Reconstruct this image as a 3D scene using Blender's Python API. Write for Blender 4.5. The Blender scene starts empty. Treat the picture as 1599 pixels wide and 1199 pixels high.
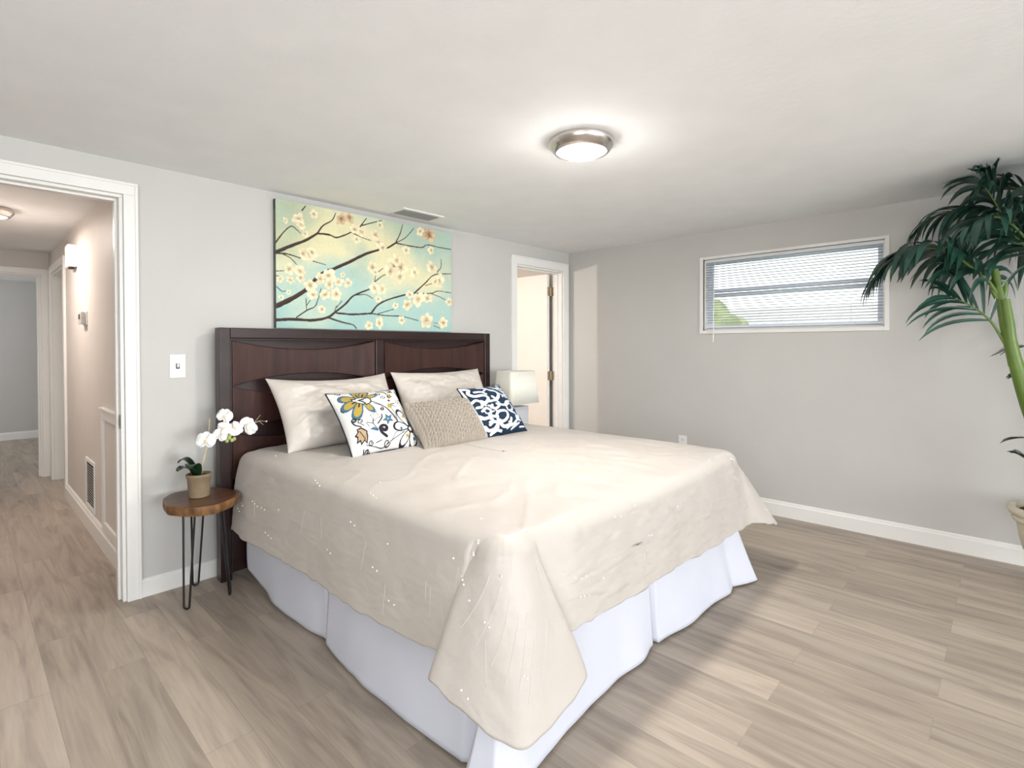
import bpy, bmesh, math, random
import numpy as np
from mathutils import Vector, Matrix

random.seed(7)
C = bpy.context.scene.collection
PI = math.pi

# ------------------------------------------------------------------ camera
YA, XB, H = 3.27, 4.312, 2.248          # headboard wall, window wall, ceiling height (m)
F_PX, CY = 818.709, 549.995
CAM = np.array([0.0, 0.0, 1.30])
_p, _r, _y = math.radians(-0.63551), math.radians(-0.13942), math.radians(46.62827)
FW = np.array([math.sin(_y)*math.cos(_p), math.cos(_y)*math.cos(_p), math.sin(_p)])
_rt = np.array([math.cos(_y), -math.sin(_y), 0.0]); _up = np.cross(_rt, FW)
RT = math.cos(_r)*_rt + math.sin(_r)*_up
UP = -math.sin(_r)*_rt + math.cos(_r)*_up
cam = bpy.data.cameras.new('camera')
cam.sensor_fit = 'HORIZONTAL'; cam.sensor_width = 36.0
cam.lens = F_PX/1599*36.0
cam.shift_y = -(599.5-CY)/1599
cam.clip_start = 0.02
camo = bpy.data.objects.new('camera', cam); C.objects.link(camo)
m = Matrix.Identity(4)
for i in range(3):
    m[i][0], m[i][1], m[i][2], m[i][3] = RT[i], UP[i], -FW[i], CAM[i]
camo.matrix_world = m
bpy.context.scene.camera = camo

# ------------------------------------------------------------------ world, daylight, exposure
sc = bpy.context.scene
sc.view_settings.view_transform = 'Standard'
sc.view_settings.look = 'None'
sc.view_settings.exposure = 0.54
sc.view_settings.gamma = 1.0
sc.view_settings.use_curve_mapping = False

w = bpy.data.worlds.new('sky'); sc.world = w; w.use_nodes = True
nt = w.node_tree; nt.nodes.clear()
wo = nt.nodes.new('ShaderNodeOutputWorld'); bg = nt.nodes.new('ShaderNodeBackground')
tc = nt.nodes.new('ShaderNodeTexCoord'); sep = nt.nodes.new('ShaderNodeSeparateXYZ')
rp = nt.nodes.new('ShaderNodeValToRGB')
rp.color_ramp.elements[0].position = 0.0; rp.color_ramp.elements[0].color = (1.0, 0.99, 0.97, 1)
rp.color_ramp.elements[1].position = 0.55; rp.color_ramp.elements[1].color = (0.72, 0.84, 1.0, 1)
nt.links.new(tc.outputs['Generated'], sep.inputs[0]); nt.links.new(sep.outputs['Z'], rp.inputs[0])
nt.links.new(rp.outputs[0], bg.inputs['Color']); bg.inputs['Strength'].default_value = 1.8
nt.links.new(bg.outputs[0], wo.inputs['Surface'])

def area_light(name, loc, direction, sx, sy, power, col, spread=PI):
    l = bpy.data.lights.new(name, 'AREA'); l.shape = 'RECTANGLE'; l.size = sx; l.size_y = sy
    l.energy = power; l.color = col; l.spread = spread
    o = bpy.data.objects.new(name, l); C.objects.link(o)
    o.location = loc; o.rotation_euler = Vector(direction).to_track_quat('-Z', 'Y').to_euler()
    return o

def point_light(name, loc, power, col, rad):
    l = bpy.data.lights.new(name, 'POINT'); l.energy = power; l.color = col; l.shadow_soft_size = rad
    o = bpy.data.objects.new(name, l); C.objects.link(o); o.location = loc
    return o

# daylight through the big sliding door behind the photographer, then a fill light from the left
area_light('daylight_sliding_door', (1.0, -6.86, 1.15), (0, 1, 0.9), 5.0, 2.0, 335, (0.91, 0.955, 1.0))
area_light('fill_light_left', (-1.54, -0.6, 1.35), (1, 0.25, 0.45), 1.8, 1.2, 34, (0.95, 0.975, 1.0))  # unseen fill added at the left wall to brighten bed side and ceiling
# daylight and lamps of the neighbouring rooms
area_light('daylight_far_room', (-1.5, 8.6, 1.4), (1, 0.1, 0.5), 1.6, 1.6, 24, (0.95, 0.97, 1.0))
point_light('vanity_bulb', (2.2, 4.18, 1.86), 48, (1.0, 0.88, 0.78), 0.03)
BRANCHES=[[[[-0.009,0.575],[0.068,0.65],[0.135,0.71],[0.192,0.781]],0.0158,0.0105],[[[0.192,0.781],[0.25,0.785],[0.287,0.772],[0.335,0.808],[0.364,0.838]],0.0084,0.0063],[[[0.364,0.838],[0.423,0.808],[0.475,0.794]],0.0052,0.0032],[[[0.192,0.781],[0.219,0.851],[0.265,0.91],[0.284,0.976]],0.0073,0.0042],[[[-0.008,0.639],[0.035,0.748],[0.069,0.804],[0.093,0.785],[0.11,0.761]],0.0063,0.0032],[[[-0.009,0.575],[0.051,0.581],[0.109,0.562]],0.0073,0.0052],[[[0.027,0.58],[0.067,0.55],[0.096,0.499]],0.0052,0.0032],[[[-0.01,0.163],[0.058,0.22],[0.133,0.308]],0.0231,0.0189],[[[0.133,0.308],[0.204,0.444],[0.277,0.51],[0.363,0.589],[0.444,0.669],[0.522,0.724]],0.0178,0.0115],[[[0.522,0.724],[0.576,0.757],[0.621,0.809]],0.0115,0.0084],[[[0.621,0.809],[0.649,0.901],[0.666,0.99]],0.0063,0.0042],[[[0.621,0.809],[0.684,0.875],[0.737,0.976]],0.0052,0.0032],[[[0.621,0.809],[0.707,0.804],[0.791,0.808],[0.828,0.842],[0.918,0.837],[0.998,0.838]],0.0063,0.0042],[[[-0.011,0.059],[0.074,0.071],[0.167,0.069],[0.239,0.097],[0.285,0.153],[0.333,0.219],[0.377,0.294],[0.462,0.36]],0.0147,0.0073],[[[0.377,0.298],[0.442,0.31],[0.483,0.282]],0.0052,0.0032],[[[0.285,0.137],[0.371,0.132],[0.473,0.148]],0.0095,0.0084],[[[0.473,0.148],[0.514,0.229],[0.58,0.285],[0.682,0.34],[0.741,0.364]],0.0095,0.0073],[[[0.741,0.364],[0.815,0.471],[0.878,0.56],[0.997,0.59]],0.0084,0.0042],[[[0.878,0.56],[0.923,0.64],[0.924,0.721]],0.0052,0.0032],[[[0.814,0.444],[0.871,0.478]],0.0042,0.0032],[[[0.741,0.36],[0.852,0.374],[0.903,0.402],[0.996,0.397]],0.0052,0.0042],[[[0.858,0.37],[0.923,0.342],[0.969,0.31]],0.0042,0.0032],[[[0.473,0.148],[0.557,0.135],[0.658,0.134],[0.764,0.102]],0.0063,0.0042],[[[0.514,0.148],[0.569,0.177],[0.607,0.196]],0.0042,0.0032],[[[0.239,0.097],[0.313,0.062],[0.37,0.042],[0.391,0.011]],0.0084,0.0052],[[[0.09,0.087],[0.141,0.149],[0.177,0.181],[0.194,0.249],[0.208,0.333]],0.0063,0.0032],[[[0.137,0.155],[0.135,0.243]],0.0042,0.0032],[[[0.137,0.184],[0.155,0.23]],0.0032,0.0032],[[[0.276,0.153],[0.285,0.198]],0.0032,0.0021],[[[0.285,0.183],[0.313,0.24]],0.0032,0.0021],[[[0.494,0.43],[0.5,0.487]],0.0052,0.0032],[[[0.494,0.43],[0.543,0.495],[0.569,0.508]],0.0052,0.0032],[[[0.516,0.523],[0.543,0.56]],0.0042,0.0032],[[[0.414,0.899],[0.449,0.982]],0.0063,0.0042],[[[0.424,0.913],[0.475,0.949],[0.538,0.992]],0.0063,0.0042],[[[-0.009,0.436],[0.035,0.447]],0.0032,0.0021],[[[-0.005,0.408],[0.034,0.387]],0.0032,0.0021],[[[0.002,0.319],[0.026,0.286],[0.042,0.289]],0.0042,0.0021],[[[0.169,0.55],[0.231,0.532]],0.0042,0.0021],[[[0.119,0.945],[0.136,0.985]],0.0063,0.0042],[[[0.87,0.085],[0.955,0.081]],0.0032,0.0021],[[[0.87,0.059],[0.915,0.034]],0.0032,0.0021]]
BLOSSOMS=[[0.102,0.868,0.04,0],[0.114,0.828,0.033,0],[0.175,0.934,0.03,0],[0.316,0.94,0.044,1],[0.355,0.961,0.036,1],[0.423,0.855,0.04,0],[0.384,0.868,0.036,0],[0.501,0.852,0.038,0],[0.543,0.748,0.035,0],[0.517,0.791,0.031,0],[0.394,0.784,0.028,0],[0.152,0.597,0.053,0],[0.122,0.598,0.035,0],[0.165,0.622,0.036,0],[0.059,0.462,0.034,0],[0.109,0.457,0.041,0],[0.018,0.378,0.027,0],[0.063,0.378,0.028,0],[0.109,0.406,0.029,0],[0.022,0.237,0.019,0],[0.054,0.284,0.016,0],[0.155,0.349,0.044,0],[0.204,0.415,0.041,0],[0.245,0.444,0.048,0],[0.249,0.377,0.041,0],[0.295,0.399,0.035,0],[0.348,0.399,0.033,0],[0.319,0.464,0.02,0],[0.23,0.284,0.041,0],[0.286,0.298,0.043,0],[0.168,0.276,0.033,0],[0.212,0.162,0.027,0],[0.484,0.557,0.038,0],[0.5,0.519,0.027,0],[0.614,0.598,0.072,0],[0.654,0.589,0.065,0],[0.586,0.543,0.048,0],[0.648,0.504,0.044,0],[0.626,0.651,0.043,0],[0.742,0.562,0.039,0],[0.859,0.628,0.053,0],[0.91,0.503,0.055,0],[0.884,0.499,0.04,0],[0.494,0.373,0.044,0],[0.537,0.37,0.039,0],[0.515,0.279,0.027,0],[0.711,0.344,0.032,0],[0.765,0.307,0.061,0],[0.826,0.322,0.05,0],[0.693,0.247,0.045,0],[0.619,0.232,0.025,0],[0.462,0.039,0.034,0],[0.52,0.066,0.044,0],[0.658,0.099,0.032,0],[0.82,0.109,0.056,0],[0.941,0.089,0.046,0],[0.841,0.943,0.063,1],[0.779,0.962,0.034,0],[0.689,0.758,0.033,0],[0.853,0.795,0.031,0],[0.527,0.949,0.031,0],[0.983,0.303,0.036,0],[0.135,0.761,0.024,0],[0.044,0.842,0.018,0]]
FLORAL_FILLS=[["n",[[-0.867,0.72],[-0.798,0.79],[-0.693,0.816],[-0.576,0.788],[-0.464,0.722],[-0.372,0.645],[-0.315,0.58],[-0.304,0.539],[-0.35,0.516],[-0.45,0.502],[-0.586,0.498],[-0.724,0.513],[-0.831,0.558],[-0.882,0.633]]],["b",[[-0.852,0.715],[-0.786,0.781],[-0.687,0.805],[-0.576,0.779],[-0.471,0.717],[-0.385,0.644],[-0.33,0.583],[-0.32,0.544],[-0.364,0.522],[-0.458,0.51],[-0.586,0.506],[-0.717,0.52],[-0.818,0.562],[-0.865,0.633]]],["y",[[-0.783,0.693],[-0.735,0.742],[-0.661,0.76],[-0.579,0.741],[-0.501,0.694],[-0.438,0.64],[-0.397,0.596],[-0.39,0.567],[-0.422,0.55],[-0.492,0.541],[-0.586,0.538],[-0.683,0.548],[-0.758,0.58],[-0.794,0.632]]],["n",[[-0.338,1.039],[-0.265,1.038],[-0.219,0.983],[-0.212,0.884],[-0.236,0.763],[-0.274,0.65],[-0.31,0.568],[-0.339,0.534],[-0.369,0.55],[-0.404,0.608],[-0.441,0.697],[-0.464,0.801],[-0.456,0.905],[-0.41,0.99]]],["b",[[-0.338,1.025],[-0.27,1.024],[-0.226,0.972],[-0.219,0.878],[-0.242,0.765],[-0.278,0.658],[-0.312,0.581],[-0.339,0.548],[-0.367,0.563],[-0.4,0.618],[-0.435,0.702],[-0.457,0.8],[-0.449,0.898],[-0.406,0.979]]],["y",[[-0.338,0.963],[-0.288,0.962],[-0.255,0.924],[-0.25,0.854],[-0.267,0.77],[-0.294,0.691],[-0.319,0.634],[-0.339,0.61],[-0.36,0.621],[-0.384,0.662],[-0.41,0.724],[-0.426,0.797],[-0.421,0.869],[-0.388,0.929]]],["n",[[0.045,1.013],[0.079,0.947],[0.057,0.854],[-0.018,0.753],[-0.124,0.66],[-0.232,0.586],[-0.313,0.54],[-0.354,0.533],[-0.356,0.574],[-0.327,0.66],[-0.275,0.776],[-0.205,0.896],[-0.119,0.989],[-0.029,1.03]]],["b",[[0.033,0.999],[0.065,0.937],[0.045,0.849],[-0.026,0.754],[-0.126,0.666],[-0.227,0.596],[-0.304,0.553],[-0.342,0.547],[-0.344,0.585],[-0.317,0.666],[-0.269,0.776],[-0.202,0.889],[-0.121,0.976],[-0.036,1.015]]],["y",[[-0.016,0.94],[0.008,0.894],[-0.007,0.829],[-0.059,0.758],[-0.134,0.693],[-0.209,0.641],[-0.265,0.609],[-0.294,0.605],[-0.296,0.633],[-0.276,0.693],[-0.239,0.775],[-0.19,0.859],[-0.13,0.923],[-0.067,0.952]]],["n",[[-0.937,0.308],[-0.913,0.402],[-0.831,0.489],[-0.706,0.55],[-0.562,0.58],[-0.43,0.59],[-0.337,0.586],[-0.303,0.565],[-0.332,0.519],[-0.417,0.442],[-0.542,0.348],[-0.68,0.265],[-0.807,0.223],[-0.899,0.24]]],["b",[[-0.919,0.315],[-0.897,0.404],[-0.819,0.486],[-0.701,0.543],[-0.566,0.572],[-0.441,0.581],[-0.354,0.577],[-0.321,0.558],[-0.348,0.514],[-0.429,0.442],[-0.546,0.353],[-0.677,0.274],[-0.797,0.235],[-0.883,0.251]]],["y",[[-0.843,0.346],[-0.826,0.412],[-0.769,0.473],[-0.681,0.515],[-0.58,0.537],[-0.488,0.543],[-0.424,0.54],[-0.4,0.526],[-0.42,0.493],[-0.479,0.44],[-0.566,0.374],[-0.663,0.316],[-0.752,0.287],[-0.816,0.298]]],["n",[[-0.719,-0.102],[-0.774,-0.039],[-0.766,0.076],[-0.694,0.218],[-0.579,0.364],[-0.458,0.49],[-0.364,0.574],[-0.312,0.597],[-0.301,0.55],[-0.321,0.438],[-0.364,0.282],[-0.43,0.117],[-0.52,-0.02],[-0.624,-0.097]]],["b",[[-0.708,-0.082],[-0.759,-0.023],[-0.752,0.085],[-0.684,0.219],[-0.576,0.357],[-0.462,0.476],[-0.373,0.555],[-0.324,0.577],[-0.314,0.533],[-0.332,0.427],[-0.373,0.28],[-0.435,0.124],[-0.52,-0.005],[-0.618,-0.078]]],["y",[[-0.658,0.002],[-0.697,0.046],[-0.691,0.126],[-0.641,0.226],[-0.56,0.328],[-0.476,0.416],[-0.41,0.474],[-0.374,0.49],[-0.367,0.458],[-0.38,0.38],[-0.41,0.271],[-0.456,0.155],[-0.519,0.06],[-0.592,0.006]]],["n",[[-0.132,0.051],[-0.198,0.041],[-0.263,0.092],[-0.313,0.194],[-0.344,0.323],[-0.359,0.448],[-0.363,0.539],[-0.352,0.581],[-0.319,0.569],[-0.262,0.514],[-0.189,0.427],[-0.122,0.32],[-0.084,0.21],[-0.088,0.113]]],["b",[[-0.138,0.066],[-0.2,0.057],[-0.262,0.104],[-0.309,0.201],[-0.338,0.323],[-0.353,0.441],[-0.356,0.527],[-0.346,0.566],[-0.315,0.555],[-0.261,0.503],[-0.192,0.42],[-0.129,0.32],[-0.093,0.216],[-0.097,0.125]]],["y",[[-0.165,0.131],[-0.211,0.124],[-0.257,0.159],[-0.291,0.231],[-0.313,0.321],[-0.324,0.408],[-0.327,0.472],[-0.319,0.501],[-0.296,0.493],[-0.256,0.454],[-0.205,0.393],[-0.158,0.319],[-0.132,0.242],[-0.135,0.174]]],["n",[[0.252,0.739],[0.22,0.678],[0.132,0.618],[0.006,0.573],[-0.132,0.546],[-0.256,0.532],[-0.341,0.53],[-0.371,0.54],[-0.341,0.57],[-0.255,0.622],[-0.131,0.688],[0.007,0.749],[0.133,0.784],[0.221,0.78]]],["b",[[0.234,0.733],[0.204,0.676],[0.121,0.62],[0.002,0.577],[-0.128,0.551],[-0.245,0.538],[-0.325,0.536],[-0.354,0.546],[-0.325,0.574],[-0.245,0.623],[-0.127,0.685],[0.003,0.742],[0.122,0.775],[0.204,0.771]]],["y",[[0.156,0.709],[0.134,0.666],[0.073,0.625],[-0.014,0.593],[-0.111,0.574],[-0.198,0.564],[-0.258,0.562],[-0.279,0.57],[-0.257,0.591],[-0.198,0.627],[-0.111,0.673],[-0.014,0.715],[0.074,0.74],[0.135,0.737]]],["n",[[-0.042,0.465],[-0.108,0.387],[-0.208,0.35],[-0.321,0.363],[-0.428,0.416],[-0.515,0.481],[-0.57,0.537],[-0.581,0.576],[-0.539,0.604],[-0.446,0.63],[-0.319,0.651],[-0.185,0.654],[-0.08,0.623],[-0.03,0.554]]],["n",[[-0.057,0.468],[-0.12,0.395],[-0.214,0.359],[-0.32,0.372],[-0.421,0.422],[-0.504,0.483],[-0.556,0.536],[-0.566,0.573],[-0.527,0.6],[-0.439,0.624],[-0.318,0.644],[-0.193,0.647],[-0.094,0.617],[-0.046,0.552]]],["w",[[-0.081,0.473],[-0.137,0.406],[-0.223,0.374],[-0.32,0.386],[-0.411,0.431],[-0.487,0.486],[-0.534,0.535],[-0.543,0.568],[-0.507,0.592],[-0.428,0.614],[-0.318,0.633],[-0.204,0.635],[-0.114,0.608],[-0.07,0.549]]],["n",[[0.277,-0.293],[0.159,-0.28],[0.062,-0.388],[0.072,-0.262],[-0.036,-0.229],[0.088,-0.164],[0.119,-0.035],[0.185,-0.121],[0.313,-0.073],[0.229,-0.192]]],["b",[[0.26,-0.281],[0.158,-0.27],[0.073,-0.363],[0.082,-0.254],[-0.011,-0.226],[0.096,-0.169],[0.122,-0.058],[0.18,-0.132],[0.291,-0.091],[0.218,-0.194]]],["w",[[0.165,-0.207],[0.144,-0.212],[0.133,-0.233],[0.128,-0.215],[0.107,-0.217],[0.125,-0.2],[0.123,-0.181],[0.139,-0.189],[0.159,-0.174],[0.151,-0.196]]],["n",[[-0.042,-0.13],[-0.168,-0.154],[-0.282,-0.242],[-0.268,-0.115],[-0.323,-0.021],[-0.198,0.003],[-0.083,0.093],[-0.098,-0.035]]],["w",[[-0.064,-0.121],[-0.171,-0.142],[-0.267,-0.217],[-0.255,-0.109],[-0.302,-0.029],[-0.195,-0.009],[-0.099,0.067],[-0.111,-0.041]]],["n",[[0.83,0.386],[0.768,0.369],[0.737,0.309],[0.721,0.361],[0.661,0.354],[0.712,0.402],[0.706,0.459],[0.754,0.437],[0.811,0.479],[0.789,0.417]]],["w",[[0.803,0.39],[0.762,0.379],[0.741,0.338],[0.73,0.373],[0.69,0.368],[0.724,0.401],[0.72,0.438],[0.752,0.424],[0.79,0.452],[0.775,0.41]]],["n",[[0.532,0.428],[0.486,0.415],[0.462,0.369],[0.45,0.409],[0.405,0.404],[0.444,0.44],[0.439,0.483],[0.475,0.466],[0.517,0.498],[0.501,0.451]]],["n",[[0.681,0.599],[0.608,0.577],[0.551,0.516],[0.53,0.576],[0.47,0.595],[0.529,0.654],[0.549,0.728],[0.607,0.705],[0.68,0.731],[0.656,0.657]]],["y",[[0.662,0.616],[0.6,0.598],[0.551,0.545],[0.533,0.596],[0.482,0.613],[0.532,0.663],[0.549,0.726],[0.599,0.706],[0.661,0.729],[0.641,0.666]]],["y",[[0.48,0.222],[0.438,0.189],[0.402,0.147],[0.362,0.16],[0.317,0.16],[0.32,0.206],[0.31,0.247],[0.352,0.281],[0.387,0.323],[0.427,0.311],[0.473,0.311],[0.47,0.264]]],["n",[[-0.786,-0.346],[-0.663,-0.323],[-0.544,-0.451],[-0.557,-0.621],[-0.615,-0.804],[-0.671,-0.708],[-0.765,-0.798],[-0.777,-0.69],[-0.864,-0.717],[-0.824,-0.575],[-0.87,-0.503],[-0.784,-0.432]]],["t",[[-0.759,-0.372],[-0.68,-0.364],[-0.579,-0.466],[-0.59,-0.615],[-0.625,-0.738],[-0.663,-0.667],[-0.744,-0.738],[-0.756,-0.64],[-0.826,-0.671],[-0.789,-0.56],[-0.822,-0.501],[-0.749,-0.438]]],["b",[[-0.464,-0.443],[-0.272,-0.54],[-0.228,-0.482],[-0.348,-0.397]]],["n",[[0.28,-1.014],[0.258,-0.952],[0.292,-0.862],[0.377,-0.761],[0.492,-0.667],[0.606,-0.589],[0.691,-0.54],[0.732,-0.532],[0.728,-0.572],[0.686,-0.659],[0.618,-0.776],[0.531,-0.896],[0.436,-0.988],[0.346,-1.029]]],["n",[[0.293,-1.001],[0.272,-0.942],[0.304,-0.857],[0.385,-0.762],[0.493,-0.673],[0.6,-0.6],[0.681,-0.554],[0.719,-0.546],[0.715,-0.583],[0.676,-0.665],[0.611,-0.776],[0.53,-0.889],[0.44,-0.976],[0.355,-1.015]]],["w",[[0.333,-0.957],[0.317,-0.91],[0.343,-0.841],[0.408,-0.765],[0.495,-0.692],[0.582,-0.634],[0.646,-0.597],[0.677,-0.59],[0.674,-0.621],[0.643,-0.686],[0.591,-0.776],[0.525,-0.867],[0.452,-0.937],[0.384,-0.969]]],["n",[[0.191,-0.443],[0.252,-0.359],[0.348,-0.313],[0.459,-0.316],[0.568,-0.359],[0.658,-0.418],[0.716,-0.47],[0.729,-0.509],[0.687,-0.541],[0.595,-0.575],[0.468,-0.606],[0.338,-0.619],[0.235,-0.597],[0.183,-0.532]]],["n",[[0.206,-0.444],[0.264,-0.366],[0.354,-0.322],[0.459,-0.325],[0.562,-0.366],[0.647,-0.421],[0.701,-0.47],[0.713,-0.507],[0.674,-0.537],[0.587,-0.569],[0.468,-0.599],[0.345,-0.611],[0.248,-0.59],[0.199,-0.529]]],["w",[[0.255,-0.45],[0.301,-0.387],[0.374,-0.351],[0.459,-0.354],[0.542,-0.387],[0.61,-0.431],[0.654,-0.471],[0.664,-0.501],[0.632,-0.525],[0.562,-0.551],[0.466,-0.575],[0.367,-0.585],[0.288,-0.568],[0.249,-0.519]]],["n",[[0.545,0.09],[0.633,0.106],[0.711,0.053],[0.761,-0.061],[0.78,-0.209],[0.781,-0.351],[0.77,-0.456],[0.748,-0.504],[0.706,-0.492],[0.64,-0.432],[0.559,-0.336],[0.488,-0.22],[0.456,-0.096],[0.478,0.015]]],["n",[[0.551,0.073],[0.634,0.089],[0.708,0.039],[0.754,-0.069],[0.773,-0.209],[0.773,-0.343],[0.763,-0.442],[0.743,-0.487],[0.703,-0.476],[0.64,-0.419],[0.564,-0.329],[0.497,-0.219],[0.467,-0.102],[0.487,0.002]]],["w",[[0.569,0.019],[0.636,0.031],[0.696,-0.009],[0.733,-0.096],[0.748,-0.208],[0.748,-0.317],[0.741,-0.396],[0.724,-0.433],[0.692,-0.424],[0.641,-0.378],[0.58,-0.305],[0.526,-0.216],[0.502,-0.122],[0.518,-0.038]]],["n",[[0.697,-1.056],[0.618,-1.046],[0.574,-0.984],[0.576,-0.884],[0.613,-0.765],[0.665,-0.654],[0.712,-0.575],[0.748,-0.543],[0.779,-0.562],[0.811,-0.626],[0.843,-0.721],[0.859,-0.83],[0.839,-0.935],[0.78,-1.016]]],["n",[[0.698,-1.042],[0.624,-1.032],[0.583,-0.974],[0.584,-0.879],[0.619,-0.767],[0.669,-0.662],[0.713,-0.587],[0.747,-0.557],[0.775,-0.575],[0.806,-0.635],[0.836,-0.725],[0.851,-0.829],[0.833,-0.928],[0.777,-1.004]]],["w",[[0.703,-0.995],[0.643,-0.987],[0.61,-0.94],[0.611,-0.864],[0.639,-0.773],[0.679,-0.689],[0.715,-0.629],[0.742,-0.604],[0.765,-0.619],[0.79,-0.667],[0.814,-0.74],[0.826,-0.823],[0.811,-0.903],[0.766,-0.964]]],["n",[[1.077,-0.792],[1.015,-0.828],[0.944,-0.823],[0.879,-0.776],[0.827,-0.703],[0.791,-0.626],[0.772,-0.566],[0.776,-0.533],[0.81,-0.526],[0.874,-0.538],[0.958,-0.564],[1.041,-0.605],[1.096,-0.663],[1.108,-0.73]]],["n",[[1.068,-0.785],[1.01,-0.819],[0.943,-0.814],[0.881,-0.77],[0.833,-0.7],[0.799,-0.628],[0.781,-0.571],[0.785,-0.541],[0.816,-0.534],[0.877,-0.545],[0.956,-0.57],[1.034,-0.609],[1.087,-0.663],[1.098,-0.726]]],["w",[[1.041,-0.761],[0.994,-0.788],[0.939,-0.785],[0.89,-0.749],[0.851,-0.693],[0.823,-0.634],[0.809,-0.589],[0.812,-0.564],[0.838,-0.559],[0.886,-0.567],[0.951,-0.587],[1.013,-0.619],[1.055,-0.663],[1.065,-0.714]]],["n",[[1.181,-0.356],[1.167,-0.418],[1.117,-0.472],[1.041,-0.506],[0.955,-0.518],[0.877,-0.517],[0.822,-0.509],[0.802,-0.493],[0.819,-0.464],[0.869,-0.418],[0.942,-0.362],[1.025,-0.313],[1.102,-0.291],[1.158,-0.307]]],["n",[[1.171,-0.36],[1.157,-0.418],[1.11,-0.47],[1.038,-0.501],[0.957,-0.513],[0.883,-0.512],[0.832,-0.504],[0.812,-0.489],[0.828,-0.462],[0.875,-0.418],[0.945,-0.366],[1.023,-0.319],[1.096,-0.299],[1.148,-0.314]]],["w",[[1.136,-0.372],[1.125,-0.42],[1.087,-0.461],[1.029,-0.486],[0.963,-0.496],[0.904,-0.495],[0.862,-0.489],[0.847,-0.477],[0.86,-0.455],[0.898,-0.42],[0.954,-0.377],[1.017,-0.34],[1.075,-0.323],[1.118,-0.335]]],["n",[[0.865,0.076],[0.974,-0.076],[0.999,-0.35],[0.905,-0.514],[0.762,-0.558],[0.721,-0.417],[0.813,-0.231]]],["b",[[0.881,0.017],[0.946,-0.116],[0.96,-0.344],[0.875,-0.487],[0.784,-0.506],[0.764,-0.402],[0.846,-0.236]]],["y",[[0.725,-0.174],[0.677,-0.188],[0.629,-0.202],[0.63,-0.156],[0.63,-0.111],[0.678,-0.097],[0.726,-0.083],[0.725,-0.129]]],["y",[[0.603,-0.778],[0.556,-0.79],[0.508,-0.804],[0.509,-0.759],[0.509,-0.713],[0.556,-0.701],[0.604,-0.687],[0.603,-0.733]]],["b",[[0.466,-0.564],[0.424,-0.575],[0.383,-0.587],[0.384,-0.547],[0.384,-0.508],[0.425,-0.496],[0.466,-0.484],[0.466,-0.524]]],["b",[[0.808,-0.854],[0.766,-0.865],[0.724,-0.877],[0.725,-0.837],[0.725,-0.798],[0.767,-0.787],[0.809,-0.775],[0.808,-0.815]]],["n",[[0.862,-0.574],[0.808,-0.614],[0.772,-0.668],[0.719,-0.659],[0.661,-0.676],[0.648,-0.625],[0.611,-0.593],[0.648,-0.539],[0.66,-0.481],[0.719,-0.464],[0.771,-0.425],[0.808,-0.458],[0.861,-0.466],[0.848,-0.524]]],["w",[[0.821,-0.545],[0.79,-0.568],[0.769,-0.6],[0.738,-0.594],[0.704,-0.604],[0.697,-0.575],[0.675,-0.556],[0.696,-0.525],[0.704,-0.491],[0.738,-0.482],[0.768,-0.458],[0.79,-0.478],[0.821,-0.482],[0.813,-0.516]]]]
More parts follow.
